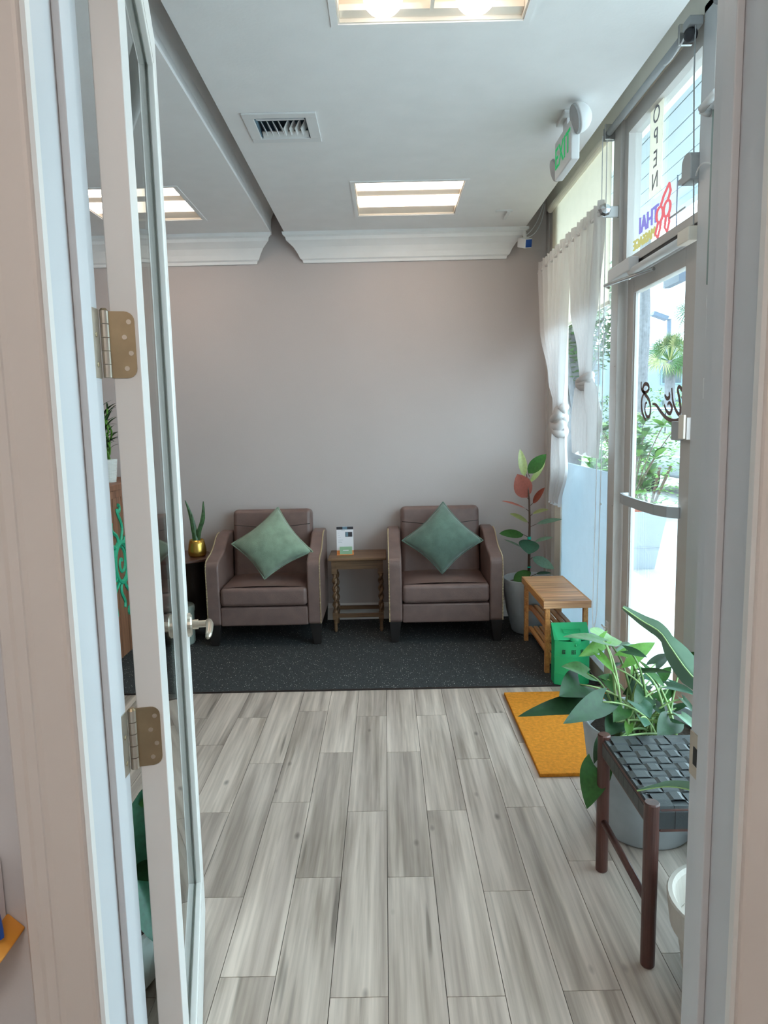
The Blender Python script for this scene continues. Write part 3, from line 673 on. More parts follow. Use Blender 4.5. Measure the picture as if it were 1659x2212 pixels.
os_ = empty('open_sign', (1.164, 3.123, 2.515)); tag(os_, 'white vertical sign spelling OPEN in reverse on the transom', 'sign')
bx('board', 'shade', -0.003, 0.0, -0.07, 0.07, -0.17, 0.21, os_)
for i, chx in enumerate('OPEN'):
    text_mesh('letter', chx, 0.095, 'grey_letter', Matrix(((0, 0, 1, -0.004), (1, 0, 0, 0), (0, 1, 0, 0.148-i*0.088), (0, 0, 0, 1))), os_, 0.0006)

# ================================================================== CEILING ITEMS
def troffer(T, label, strips=True):
    x0, x1, y0, y1 = T; root = empty('ceiling_light', ((x0+x1)/2, (y0+y1)/2, CZ)); hx, hy = (x1-x0)/2, (y1-y0)/2
    tag(root, label, 'ceiling light')
    t = 0.022
    for i, (a, b, c, d) in enumerate(((-hx-t, hx+t, -hy-t, -hy), (-hx-t, hx+t, hy, hy+t), (-hx-t, -hx, -hy, hy), (hx, hx+t, -hy, hy))):
        bx('trim_strip', 'ceiling', a, b, c, d, -0.004, 0.0, root)
    mb = MB(); H = 0.09
    mb.box(-hx+.001, hx-.001, -hy+.001, hy-.001, H, H+0.01)
    for (a, b, c, d) in ((-hx+.001, hx-.001, -hy+.001, -hy+.006), (-hx+.001, hx-.001, hy-.006, hy-.001), (-hx+.001, -hx+.006, -hy+.006, hy-.006), (hx-.006, hx-.001, -hy+.006, hy-.006)): mb.box(a, b, c, d, 0.0, H)
    mb.build('housing', 'beige_enamel', root)
    if strips:
        for (a, b) in ((0.004, 0.150), (0.258, 0.446)):
            MB().prism([(-hy+a, 0.004), (-hy+b, 0.004), (-hy+b-0.01, 0.03), (-hy+a+0.01, 0.03)], 'x', -hx+0.012, hx-0.012).build('lamp_lens', 'lamp', root)
        for (a, b) in ((0.151, 0.257), (0.447, 2*hy-0.007)):
            MB().prism([(-hy+a, 0.030), (-hy+b, 0.008), (-hy+b, 0.05), (-hy+a, 0.05)], 'x', -hx+0.007, hx-0.007).build('baffle', 'beige_enamel', root)
    else:
        MB().box(-hx+0.007, hx-0.007, hy-0.05, hy-0.007, 0.012, 0.03).build('ledge', 'beige_enamel', root)
        bx('divider', 'beige_enamel', -0.006, 0.006, -hy+0.007, hy-0.051, 0.004, H-0.001, root)
        for xc in (-0.15, 0.128):
            for yc in (-0.14, 0.185):
                MB().ball((xc, yc, 0.008), (0.06, 0.06, 0.046), 20, 12).build('bulb', 'bulb', root, smooth=True); MB().tube([(xc, yc, 0.045), (xc, yc, 0.09)], 0.03, 12).build('socket', 'beige_enamel', root)
    return root
troffer(T1, 'square recessed ceiling light with two lit strips, above the armchairs')
troffer(T2, 'recessed ceiling light with round bulbs cut by the top edge', False)
troffer(T3, 'square recessed ceiling light seen past the open glazed door')
ve = empty('air_vent', (-0.406, 3.178, CZ)); tag(ve, 'white square air vent with fanned louvres in the ceiling', 'air vent')
for (a, b, c, d) in ((-.152, .152, -.148, -.105), (-.152, .152, .105, .148), (-.152, -.108, -.105, .105), (.106, .152, -.105, .105)): bx('frame_bar', 'white_plastic', a, b, c, d, -0.008, 0, ve, 0.002)
MB().box(-.108, .106, -.104, .104, 0.10, 0.105).box(-.108, -.105, -.104, .104, 0, .1).box(.103, .106, -.104, .104, 0, .1).box(-.105, .103, -.104, -.101, 0, .1).box(-.105, .103, .101, .104, 0, .1).build('duct_box', 'print_blue', ve)
MB().box(-.1, .1, -0.05, 0.05, -0.002, 0.002, Matrix.Translation((0, -0.045, 0.012)) @ Matrix.Rotation(0.35, 4, 'X')).build('blade', 'white_plastic', ve)
MB().box(-.1, .1, -0.02, 0.02, -0.002, 0.002, Matrix.Translation((0, 0.09, 0.005)) @ Matrix.Rotation(-0.35, 4, 'X')).build('blade', 'white_plastic', ve)
for i in range(8):
    x = -0.086+i*0.0245; a = -0.5 if i < 4 else 0.5
    MB().box(-.0015, .0015, -0.035, 0.04, -0.022, 0.022, Matrix.Translation((x, 0.035, 0.012)) @ Matrix.Rotation(a, 4, 'Y')).build('louvre', 'white_plastic', ve)
ex = empty('exit_sign', (0.795, 3.153, CZ)); tag(ex, 'white emergency exit sign with green letters and two lamp heads', 'exit sign')
bx('canopy', 'white_plastic', -0.035, 0.035, -0.09, 0.05, -0.018, 0, ex, 0.004); bx('stem', 'white_plastic', -0.012, 0.012, -0.05, 0.02, -0.05, -0.018, ex); bx('case', 'white_plastic', -0.018, 0.018, -0.138, 0.138, -0.21, -0.05, ex, 0.006)
text_mesh('letters', 'EXIT', 0.125, 'exit_green', Matrix(((0, 0, -1, -0.0192), (-1, 0, 0, 0), (0, 1, 0, -0.132), (0, 0, 0, 1))), ex, 0.0008)
for yy, zz in ((-0.165, -0.065), (0.185, -0.145)):
    hd = empty('lamp_head', (0.0, yy, zz), parent=ex); r_ = 0.058 if yy < 0 else 0.05
    o = MB().lathe([(r_*math.sin(t), r_*0.95*math.cos(t)) for t in [PI/2*i/8 for i in range(9)]]+[(r_, -0.006)], (0, 0, 0), 24).build('shell', 'white_plastic', hd, smooth=True); o.matrix_local = Matrix.Rotation(math.radians(75), 4, 'Y')
    o = MB().lathe([(0.0, 0.0), (r_*0.96, 0.0), (r_*0.9, -0.008), (0.0, -0.016)], (0, 0, -0.0062), 24).build('lens', 'grey_plastic', hd); o.matrix_local = Matrix.Rotation(math.radians(75), 4, 'Y')
    MB().tube([(0, 0, 0), (0, -yy*0.3, 0)], 0.012, 10).build('swivel', 'grey_plastic', hd)
br = MB().box(0.70, 0.80, 4.44, 4.47, CZ-0.008, CZ).box(0.765, 0.785, 4.44, 4.60, CZ-0.016, CZ-0.008).build('ceiling_hook', 'white_plastic'); tag(br, 'small white T shaped hook on the ceiling near the camera', 'hook')
sc = empty('security_camera', (0.945, 4.80, 2.56)); tag(sc, 'small white security camera hanging in the corner by the window', 'security camera')
MB().tube([(0.0, 0.05, 0.108), (0.0, 0.02, 0.06), (0.0, 0.0, 0.02)], 0.012, 10).build('arm', 'white_plastic', sc); bx('base', 'white_plastic', -0.03, 0.03, 0.02, 0.08, 0.095, 0.11, sc)
rm = Matrix.Rotation(0.35, 4, 'X') @ Matrix.Rotation(0.5, 4, 'Z')
body = MB().box(-0.03, 0.03, -0.035, 0.045, -0.03, 0.03, rm).build('body', 'white_plastic', sc, 0.006, smooth=True)
MB().box(-0.024, 0.024, -0.038, -0.035, -0.024, 0.024, rm).build('lens', 'blue_plastic', sc)
MB().tube(bez((0.0, 0.03, 0.05), (0.09, 0.08, 0.10), (0.14, 0.10, 0.27), 12), 0.003, 6).build('cable', 'white_plastic', sc); MB().tube(bez((0.01, 0.03, 0.04), (0.12, 0.08, 0.06), (0.15, 0.10, 0.27), 12), 0.003, 6).build('cable', 'white_plastic', sc)

# ================================================================== FLOOR ITEMS
rb = bx('rubber_mat', 'rubber', -2.9, 1.118, 3.605, 4.934, 0.0, 0.008, None); tag(rb, 'dark speckled rubber mat under the armchairs', 'rubber mat')
bx('edge_strip', 'leather_dark', -2.9, 1.118, 3.597, 3.605, 0.0, 0.0079, rb)
cm = bx('doormat', 'coir', 0.588, 1.116, 2.645, 3.495, 0.0, 0.016, None, 0.003); tag(cm, 'orange coir doormat in front of the glass door', 'doormat')

# ------------------------------------------------------------------ armchairs
FZ = 0.008
def armchair(cx, cy, rz, label):
    r = empty('armchair', (cx, cy, FZ), rz); tag(r, label, 'armchair', 'brown armchairs against the back wall')
    # local: front at y=-0.29, x centred
    hw = 0.365
    for s in (-1, 1):
        pr = [(-0.262, 0.135), (-0.285, 0.15), (-0.288, 0.50), (-0.282, 0.535), (-0.262, 0.555), (-0.22, 0.568), (-0.15, 0.580), (-0.09, 0.597), (-0.03, 0.628), (0.02, 0.66), (0.07, 0.678), (0.13, 0.682), (0.24, 0.682), (0.262, 0.67), (0.27, 0.135)]
        arm = MB().prism(pr, 'x', s*hw, s*(hw-0.088)).build('arm', 'leather', r, 0.016, 3, smooth=True)
        # nailhead trim along the front outer edge
        mb = MB(); path = [Vector((0, *p)) for p in pr[1:12]]
        acc = 0; step = 0.0095
        for p, q in zip(path, path[1:]):
            L = (q-p).length; d = (q-p)/L; t = acc
            while t < L:
                c = p+d*t; nrm = Vector((0, -d.z, d.y)); mb.ball((s*(hw-0.006), c.y+(-0.0005), c.z), (0.0048, 0.0048, 0.0048), 6, 4); t += step
            acc = t-L
        mb.build('nailhead_trim', 'brass_stud', arm)
    bx('front_rail', 'leather', -0.278, 0.278, -0.282, -0.22, 0.135, 0.258, r, 0.012, 3)
    bx('base', 'leather_dark', -0.278, 0.278, -0.22, 0.25, 0.135, 0.25, r)
    def seat(u, v):
        return None
    sb = MB().box(-0.277, 0.277, -0.292, 0.16, 0.262, 0.385).build('seat_cushion', 'leather', r, 0.028, 4, smooth=True)
    cw = MB().grid(lambda u, v: (-0.262+0.524*u, -0.275+0.42*v, 0.3835+0.028*math.sin(PI*u)**0.6*math.sin(PI*min(1, v*0.9+0.08))**0.7), 20, 16).build('seat_crown', 'leather', sb, smooth=True)
    m = Matrix.Translation((0, 0.185, 0.40)) @ Matrix.Rotation(-0.13, 4, 'X')
    bk = MB().box(-0.272, 0.272, -0.065, 0.075, -0.05, 0.425, m).build('backrest', 'leather', r, 0.035, 4, smooth=True)
    MB().tube([m @ Vector((-0.262, -0.064, 0.32)), m @ Vector((-0.1, -0.0665, 0.302)), m @ Vector((0.1, -0.0665, 0.302)), m @ Vector((0.262, -0.064, 0.32))], 0.0022, 6).build('seam', 'leather_dark', bk)
    for sx in (-1, 1):
        for y in (-0.265, 0.215):
            MB().add([(sx*0.36, y, 0.14), (sx*0.285, y, 0.14), (sx*0.285, y+0.06, 0.14), (sx*0.36, y+0.06, 0.14), (sx*0.352, y+0.008, 0), (sx*0.305, y+0.008, 0), (sx*0.305, y+0.05, 0), (sx*0.352, y+0.05, 0)],
                     [(0, 1, 2, 3), (4, 5, 6, 7), (0, 1, 5, 4), (1, 2, 6, 5), (2, 3, 7, 6), (3, 0, 4, 7)]).build('leg', 'leg_dark', r, 0.003)
    return r
armchair(-0.790, 4.632, 0.0, 'brown leather armchair holding the light green cushion')
armchair(0.365, 4.632, 0.0, 'brown leather armchair holding the dark green cushion')
def cushion(corners, thick, m, label, folds=False):
    c = [Vector(p) for p in corners]   # top, right, bottom, left
    ctr = sum(c, Vector())/4; nrm = (c[1]-c[3]).cross(c[0]-c[2]).normalized()
    if nrm.y > 0: nrm = -nrm
    base = Vector((ctr.x, ctr.y, min(p.z for p in c)))
    r = empty('cushion', base); tag(r, label, 'cushion', 'green velvet cushions on the armchairs')
    def pos(u, v, s):
        p = (c[0]*(1-u)*(1-v)+c[1]*u*(1-v)+c[2]*u*v+c[3]*(1-u)*v)
        a, b = 2*u-1, 2*v-1
        pin = 0.11*((1-a*a)*abs(b)**3+(1-b*b)*abs(a)**3)
        p = p+(ctr-p)*pin
        h = thick*((1-a**2)*(1-b**2))**0.5
        w = 0.004*math.sin(u*9+1)*math.sin(v*7)*(1-a*a)*(1-b*b)
        if folds:
            g = max(0, (u+v-1.55)/0.45); w -= 0.006*math.sin(g*14)*min(1, g*3)*(1-a**4)*(1-b**4)
        return p+nrm*s*(h+w)-base
    mb = MB().grid(lambda u, v: pos(u, v, 1), 24, 24).grid(lambda u, v: pos(u, v, -0.8), 24, 24)
    mb.build('cover', m, r, smooth=True)
    e = []
    for k in range(24): e.append(pos(k/24, 0, 0))
    for k in range(24): e.append(pos(1, k/24, 0))
    for k in range(24): e.append(pos(1-k/24, 1, 0))
    for k in range(25): e.append(pos(0, 1-k/24, 0))
    MB().tube(e, 0.005, 6, False).build('piping', m, r, smooth=True)
cushion([(-0.722, 4.645, 0.868), (-0.484, 4.49, 0.592), (-0.802, 4.475, 0.420), (-1.015, 4.52, 0.648)], 0.09, 'velvet_light', 'light sage green velvet cushion balanced on one corner', True)
cushion([(0.376, 4.645, 0.880), (0.622, 4.51, 0.640), (0.352, 4.475, 0.432), (0.096, 4.54, 0.643)], 0.09, 'velvet_dark', 'dark grey green velvet cushion balanced on one corner')

# ------------------------------------------------------------------ barley twist side table
st = empty('side_table', (-0.205, 4.745, FZ)); tag(st, 'small wooden side table with twisted legs between the armchairs', 'side table')
bx('table_top', 'oak_dark', -0.192, 0.196, -0.152, 0.152, 0.497, 0.516, st, 0.004)
for (a, b, c, d) in ((-.155, .155, -.122, -.105), (-.155, .155, .105, .122), (-.172, -.155, -.105, .105), (.155, .172, -.105, .105)):
    bx('apron', 'oak_dark', a, b, c, d, 0.435, 0.497, st)
def twist_leg(x, y):
    lg = MB(); lg.box(x-.018, x+.018, y-.018, y+.018, 0.405, 0.497).box(x-.018, x+.018, y-.018, y+.018, 0.09, 0.135)
    lg.lathe([(0.008, 0.0), (0.013, 0.012), (0.011, 0.05), (0.015, 0.09)], (x, y, 0), 10)
    n = 44; seg = 12
    def fn(u, v):
        t = 2*PI*u; z = 0.135+0.27*v; e = min(1, v*10, (1-v)*10); rr = 0.0135+0.0052*e*math.cos(2*t-v*5*2*PI)
        return (x+rr*math.cos(t), y+rr*math.sin(t), z)
    lg.grid(fn, seg, n); return lg.build('leg', 'oak_dark', st, smooth=False)
for x in (-0.155, 0.155):
    for y in (-0.105, 0.105): twist_leg(x, y)
for (a, b, c, d) in ((-.137, .137, -.115, -.095), (-.137, .137, .095, .115), (-.165, -.145, -.087, .087), (.145, .165, -.087, .087)):
    bx('stretcher', 'oak_dark', a, b, c, d, 0.10, 0.125, st)
lf = empty('leaflet_stand', (-0.287, 4.72, FZ+0.516)); tag(lf, 'white printed leaflet in a clear stand on the side table', 'leaflet')
lm = Matrix.Rotation(-0.10, 4, 'X')
MB().box(-0.057, 0.057, -0.001, 0.001, 0.004, 0.192, lm).build('leaflet', 'paper', lf)
def lp(n, m, a, b, c, d, o=0.0016): MB().box(a, b, -o, -0.001, c, d, lm).build(n, m, lf)
lp('dark_band', 'print_dark', -0.057, 0.057, 0.172, 0.191); lp('photo_band', 'print_blue', -0.016, 0.016, 0.172, 0.191, 0.0018); lp('photo', 'print_dark', 0.002, 0.050, 0.122, 0.154); lp('photo_part', 'print_blue', 0.004, 0.022, 0.124, 0.152, 0.0018)
lp('text_line', 'grey_letter', -0.024, 0.0, 0.164, 0.1655)
for zz, x1 in ((0.146, -0.040), (0.132, -0.034), (0.118, -0.028), (0.100, -0.014), (0.092, -0.024), (0.084, -0.020)): lp('text_line', 'grey_letter', -0.047, x1, zz, zz+0.0012)
lp('orange_band', 'print_orange', -0.057, 0.057, 0.004, 0.030)
MB().box(-0.036, 0.048, -0.016, -0.013, 0.006, 0.058).build('card', 'print_green', lf); bx('card_ledge', 'print_orange', -0.057, 0.057, -0.018, 0.03, 0.0, 0.006, lf)
MB().box(-0.014, 0.024, -0.0166, -0.016, 0.030, 0.036).build('card_print', 'paper', lf)

# ------------------------------------------------------------------ round table with snake plant, bin
rt = empty('round_table', (-1.372, 4.62, FZ)); tag(rt, 'dark round side table beside the left armchair', 'side table')
MB().lathe([(0.0, 0.528), (0.20, 0.528), (0.208, 0.535), (0.208, 0.545), (0.20, 0.55), (0.0, 0.55)], (0, 0, 0), 40).build('table_top', 'walnut', rt)
MB().lathe([(0.0, 0.0), (0.10, 0.0), (0.105, 0.01), (0.10, 0.04), (0.092, 0.2), (0.095, 0.38), (0.12, 0.50), (0.13, 0.528), (0.0, 0.528)], (0.05, 0.10, 0), 24).build('pedestal', 'leather_dark', rt, smooth=True)
gp = empty('potted_snake_plant', (-1.262, 4.60, FZ+0.55)); tag(gp, 'snake plant in a hammered gold pot on the round table', 'potted plant')
MB().lathe([(0.0, 0.0), (0.050, 0.0), (0.058, 0.012), (0.060, 0.04), (0.053, 0.085), (0.046, 0.112), (0.042, 0.112), (0.046, 0.085), (0.05, 0.09), (0.0, 0.09)], (0, 0, 0), 28).build('pot', 'gold', gp, smooth=True)
def blade(parent, pts, wds, m, tw=0.0, name='leaf'):
    pts = [Vector(p) for p in pts]; n = len(pts)-1
    def P(t):
        f = t*n; i = min(int(f), n-1); k = f-i
        p0 = pts[max(i-1, 0)]; p1 = pts[i]; p2 = pts[i+1]; p3 = pts[min(i+2, n)]
        return 0.5*((2*p1)+(-p0+p2)*k+(2*p0-5*p1+4*p2-p3)*k*k+(-p0+3*p1-3*p2+p3)*k**3)
    def Wd(t):
        f = t*(len(wds)-1); i = min(int(f), len(wds)-2); k = f-i; return wds[i]*(1-k)+wds[i+1]*k
    def fn(u, v):
        p = P(v); a = 0.3+tw*v; s = Vector((math.cos(a), math.sin(a), 0)); q = 2*u-1
        return p+s*q*Wd(v)*0.5+Vector((math.sin(a), -math.cos(a), 0))*(-0.25*abs(q)*Wd(v))
    return MB().grid(fn, 6, 18).build(name, m, parent, smooth=True)
blade(gp, [(-0.012, 0, 0.085), (-0.015, 0, 0.18), (-0.032, 0, 0.28), (-0.062, 0, 0.375)], [0.03, 0.032, 0.026, 0.004], 'snake_leaf')
blade(gp, [(0.006, 0.01, 0.085), (0.018, 0, 0.16), (0.050, 0, 0.25), (0.058, 0, 0.365)], [0.026, 0.032, 0.03, 0.006], 'snake_leaf', 0.3)
blade(gp, [(-0.002, -0.01, 0.085), (-0.008, 0, 0.15), (-0.018, 0, 0.22), (-0.024, 0, 0.285)], [0.026, 0.034, 0.028, 0.003], 'snake_leaf', -0.2)
blade(gp, [(-0.01, 0.012, 0.085), (-0.022, 0, 0.17), (-0.03, 0, 0.24), (-0.036, 0, 0.30)], [0.02, 0.022, 0.018, 0.003], 'snake_leaf', -0.4)
wbn = empty('waste_bin', (-1.362, 4.46, FZ)); tag(wbn, 'grey round waste bin below the round table', 'waste bin')
MB().lathe([(0.0, 0.0), (0.086, 0.0), (0.092, 0.01), (0.096, 0.215), (0.0, 0.215)], (0, 0, 0), 28).build('body', 'sage', wbn); MB().lathe([(0.0, 0.215), (0.099, 0.215), (0.099, 0.245), (0.092, 0.256), (0.0, 0.258)], (0, 0, 0), 28).build('lid', 'sage', wbn)

# ------------------------------------------------------------------ reception desk with teal motif, lucky bamboo
dk = empty('reception_desk', (-1.645, 4.2, FZ)); tag(dk, 'wooden reception desk with a teal swirl painted on its slats', 'desk')
bx('core', 'black', -0.5, -0.022, -0.55, 0.70, 0, 1.02, dk)
y = -0.55
while y < 0.69:
    bx('slat', 'desk_wood', -0.021, 0.0, y, min(y+0.128, 0.70), 0.0, 0.985, dk, 0.002); y += 0.138
bx('top_rail', 'desk_wood', -0.021, 0.004, -0.55, 0.70, 0.985, 1.03, dk, 0.002); bx('desk_top', 'desk_wood', -0.55, 0.012, -0.57, 0.72, 1.03, 1.066, dk, 0.004)
mo = empty('swirl_motif', (0.001, 0.052, 0.585), parent=dk)
def mt(pts, r): MB().tube([(0.002, y, z) for y, z in pts], r, 6).build('stroke', 'teal_paint', mo)
mt([(0.010+0.0098*t*math.cos(t), 0.0125*t*math.sin(t)) for t in [0.6+i*0.3 for i in range(25)]], 0.010)
mt(ell(0.01, 0, 0.108, 0.125, n=30), 0.017)
for k in range(14):
    a = 2*PI*k/14+0.15; pts = []; L = 0.16+0.05*(k % 2)
    for i in range(13):
        t = i/12; rr = 0.125+L*t; aa = a+0.14*math.sin(t*5+k)
        pts.append((0.01+rr*math.cos(aa), rr*math.sin(aa)))
    e = Vector(pts[-1]); cx_, cy_ = e.x, e.y
    if k % 2:
        for i in range(1, 9): t = a+PI/2+i*0.6; pts.append((cx_-0.022*math.cos(a+PI/2)+0.022*math.cos(t), cy_-0.022*math.sin(a+PI/2)+0.022*math.sin(t)))
    mt(pts, 0.0115)
lb = empty('lucky_bamboo', (-1.765, 4.45, FZ+1.066)); tag(lb, 'lucky bamboo in a ribbed white pot on the reception desk', 'potted plant')
rp_ = []
for i in range(18): rp_ += [(0.052+0.013*i/17, 0.008*i), (0.052+0.013*i/17+0.0022, 0.008*i+0.004)]
MB().lathe([(0.0, 0.0)]+rp_+[(0.066, 0.145), (0.058, 0.145), (0.056, 0.12), (0.0, 0.12)], (0, 0, 0), 28).build('pot', 'white_pot', lb)
rnd = random.Random(3)
for k in range(6):
    x = rnd.uniform(-.03, .035); y = rnd.uniform(-.03, .03); ph_ = rnd.random()*6
    pts = [(x+0.02*math.sin(i*0.9+ph_), y+0.02*math.cos(i*0.9+ph_), 0.11+i*0.035) for i in range(9+k % 3)]
    MB().tube(pts, 0.006, 8).build('cane', 'leaf_bright', lb, smooth=True)
    for j in range(9):
        p = Vector(pts[3+j % (len(pts)-3)]); an = rnd.random()*2*PI; l = rnd.uniform(.07, .13)
        leaf(lb, p, p+Vector((math.cos(an)*l, math.sin(an)*l, rnd.uniform(.0, .07))), (0, 0, 1), 'blade', 'leaf_dark', 0.16, 0.35, 0.3)

# ------------------------------------------------------------------ leafy plant behind the open door
pp = empty('floor_plant', (-0.765, 1.66, 0)); tag(pp, 'broad leaved plant in a pale pot behind the open door', 'potted plant')
MB().lathe([(0.0, 0.0), (0.13, 0.0), (0.15, 0.02), (0.19, 0.17), (0.2, 0.2), (0.185, 0.2), (0.175, 0.16), (0.0, 0.16)], (0, 0, 0), 30).build('pot', 'white_pot', pp, smooth=False)
MB().lathe([(0.0, 0.161), (0.176, 0.163)], (0, 0, 0), 20).build('soil', 'soil', pp)
for (b, tp, n, m, wr) in (((.12, -.08, .36), (.19, -.08, .585), (0.7, -1, 0.2), 'leaf_teal', .5), ((.16, -.02, .42), (.20, -.10, .575), (.2, -1, -.3), 'leaf', .5), ((.13, -.08, .355), (.24, -.13, .37), (.1, -.6, 1), 'leaf_dark', .45), ((.14, -.08, .335), (.21, -.14, .20), (.8, -.8, .3), 'leaf_teal', .5), ((.15, -.02, .33), (.235, -.10, .17), (.3, -1, .2), 'leaf_dark', .6), ((.09, .02, .30), (.23, -.05, .25), (.3, -.6, .8), 'leaf', .45),
                      ((.02, .06, .4), (-.1, .25, .6), (0, 0, 1), 'leaf', .42), ((-.05, 0, .4), (-.3, .05, .55), (0, 0, 1), 'leaf', .42), ((.0, -.05, .4), (-.1, -.25, .55), (0, 0, 1), 'leaf', .42)):
    leaf(pp, b, tp, n, 'oval', m, wr, 0.12, 0.35, 0.04); MB().tube(bez((0, 0, .15), (b[0]*0.3, b[1]*0.3, b[2]), b), 0.006, 6).build('stalk', 'stem', pp)

# ------------------------------------------------------------------ rubber plant in round pot
ru = empty('rubber_plant', (0.935, 4.58, FZ)); tag(ru, 'tall rubber plant with reddish leaves in a round grey pot', 'potted plant')
MB().lathe([(0.0, 0.0), (0.10, 0.0), (0.112, 0.012), (0.145, 0.14), (0.165, 0.27), (0.172, 0.36), (0.168, 0.366), (0.158, 0.364), (0.152, 0.32), (0.0, 0.32)], (0, 0, 0), 40).build('pot', 'grey_pot', ru, smooth=True)
MB().lathe([(0.0, 0.325), (0.152, 0.322)], (0, 0, 0), 24).build('soil', 'soil', ru)
MB().tube([(0, 0, 0.31), (0.002, 0, 0.55), (0.004, 0, 0.75), (0.0, 0, 0.88), (-0.012, 0, 1.0), (-0.018, 0, 1.05)], [0.010, 0.009, 0.0075, 0.006, 0.005, 0.003], 10).build('trunk', 'stem_brown', ru, smooth=True)
for z, dz in ((0.43, .008), (0.62, .018)): MB().tube([(0.002, 0, z), (0.002, 0, z+dz)], 0.0125, 10).build('tie', 'tie_teal', ru)
def pxr(px, py, dy=0.0):   # a point of the photograph's plant, given its distance
    d = right*(px-829.5)+upv*(1106.0-py)+fwd*F; t = (4.58+dy)/d.y; p = Vector((d.x*t, d.y*t, 1.42+d.z*t)); return p-Vector((0.935, 4.58, FZ))
RL = [((1133, 1029), (1123, 970), (0.3, -1, 0), 'leaf_olive', .34, .02, 0), ((1141, 1023), (1180, 981), (-.35, -1, .5), 'leaf', .52, .05, 0.0), ((1144, 1042), (1178, 998), (.3, -1, -.4), 'leaf_olive', .26, .05, .05),
      ((1139, 1075), (1117, 1024), (.2, -1, 0), 'leaf_red', .74, .0, -.02), ((1151, 1087), (1177, 1053), (-.6, -.7, .3), 'leaf_red', .30, .05, -.1), ((1136, 1099), (1083, 1082), (0, -.25, 1), 'leaf_red', .34, .1, -.05),
      ((1150, 1110), (1185, 1101), (0, -.4, 1), 'leaf_olive', .55, .15, -.05), ((1141, 1128), (1101, 1110), (.2, -.55, 1), 'leaf_olive', .42, .1, -.05), ((1159, 1132), (1214, 1122), (0, -.45, 1), 'leaf_silver', .36, .12, -.05),
      ((1131, 1155), (1078, 1153), (0, -.75, 1), 'leaf', .46, .02, -.05), ((1126, 1182), (1088, 1165), (.4, -.3, 1), 'leaf_silver', .3, .08, .05), ((1155, 1170), (1195, 1161), (0, -.4, 1), 'leaf_silver', .42, .1, -.05),
      ((1142, 1166), (1142, 1197), (0, -1, .45), 'leaf_teal', .95, .1, -.12), ((1150, 1204), (1197, 1229), (-.1, -.8, 1), 'leaf_silver', .52, .05, -.05), ((1142, 1232), (1112, 1262), (-.6, -.8, .5), 'leaf', .55, .15, -.12), ((1158, 1240), (1192, 1238), (0, -.3, 1), 'leaf_teal', .4, .15, 0.0)]
for b, tp, n, m, wr, dr, dy in RL:
    pb_, pt_ = pxr(*b), pxr(*tp, dy)
    leaf(ru, pb_, pt_, n, 'oval', m, wr, dr, 0.12)
    zs = pb_.z-0.02; MB().tube([(0.002, 0, max(0.34, zs)), pb_], 0.0022, 6).build('stalk', 'stem_brown', ru)

# ------------------------------------------------------------------ slatted shoe bench and green bin
sb = empty('shoe_bench', (0.982, 4.08, FZ)); tag(sb, 'slatted acacia wood bench with two shelves by the window', 'bench')
x0, x1, y0, y1 = -0.130, 0.132, -0.315, 0.318
n = 14
for i in range(n):
    a = y0+0.012+(y1-y0-0.024)*i/n; b = y0+0.012+(y1-y0-0.024)*(i+1)/n
    bx('top_slat', 'acacia_x', x0+0.012, x1-0.012, a+0.0006, b-0.0006, 0.385, 0.412, sb)
for (a, b, c, d, mm) in ((x0, x1, y0, y0+0.012, 'acacia_x'), (x0, x1, y1-0.012, y1, 'acacia_x'), (x0, x0+0.012, y0+0.012, y1-0.012, 'acacia'), (x1-0.012, x1, y0+0.012, y1-0.012, 'acacia')):
    bx('edge_rail', mm, a, b, c, d, 0.372, 0.4125, sb, 0.0015)
for x in (x0+0.012, x1-0.040):
    for y in (y0+0.012, y1-0.040): bx('leg', 'acacia', x, x+0.026, y, y+0.026, 0, 0.385, sb, 0.002)
for z in (0.215, 0.075):
    for y in (y0+0.016, y1-0.034): bx('shelf_rail', 'acacia_x', x0+0.038, x1-0.040, y, y+0.018, z-0.022, z, sb)
    for i in range(5):
        a = x0+0.040+i*0.0365; bx('shelf_slat', 'acacia', a, a+0.026, y0+0.002, y1-0.004, z, z+0.012, sb, 0.0015)
gb = empty('green_bin', (0.968, 3.66, FZ)); tag(gb, 'green metal bin with sloping lid and vent holes beside the bench', 'bin')
D = 0.092; hw = 0.094
poly = [(-hw, 0.02)]+[(-hw+0.188*i/10, -0.05-0.035*math.sin(PI*i/10)) for i in range(11)]+[(hw, 0.02)]
MB().prism(poly, 'z', 0, 0.245).build('body', 'green_metal', gb, 0.004, smooth=True)
for z in (0.055, 0.150): MB().prism([(p[0]*1.012, p[1]-0.0015) for p in poly[1:-1]]+[(hw*1.0, -0.03), (-hw, -0.03)], 'z', z, z+0.006).build('rib', 'green_metal', gb)
# lid: curved front edge, rising to the back
vs = [(x, y, 0.246+0.004) for x, y in poly[1:-1]]; m_ = len(vs)
lid = [(p[0]*1.02, p[1]-0.003, 0.246) for p in poly[1:-1]]; top = [(p[0]*1.02, p[1]*0.55+0.0, 0.275+0.0*p[1]) for p in poly[1:-1]]
back = [(hw*1.02, 0.022, 0.318), (-hw*1.02, 0.022, 0.318)]; backb = [(hw*1.02, 0.022, 0.246), (-hw*1.02, 0.022, 0.246)]
V = lid+back+backb; k = len(lid)
MB().add(V, [tuple(range(k))+(k, k+1)]+[(k-1, k+2, k), (0, k+1, k+3), (k, k+2, k+3, k+1), tuple(range(k-1, -1, -1))+(k+3, k+2)]).build('lid', 'green_metal', gb)
MB().tube([(-0.045, -0.020, 0.294), (-0.045, -0.042, 0.283), (0.045, -0.042, 0.283), (0.045, -0.020, 0.294), (-0.045, -0.020, 0.294)], 0.003, 6).build('lid_frame', 'green_metal', gb)
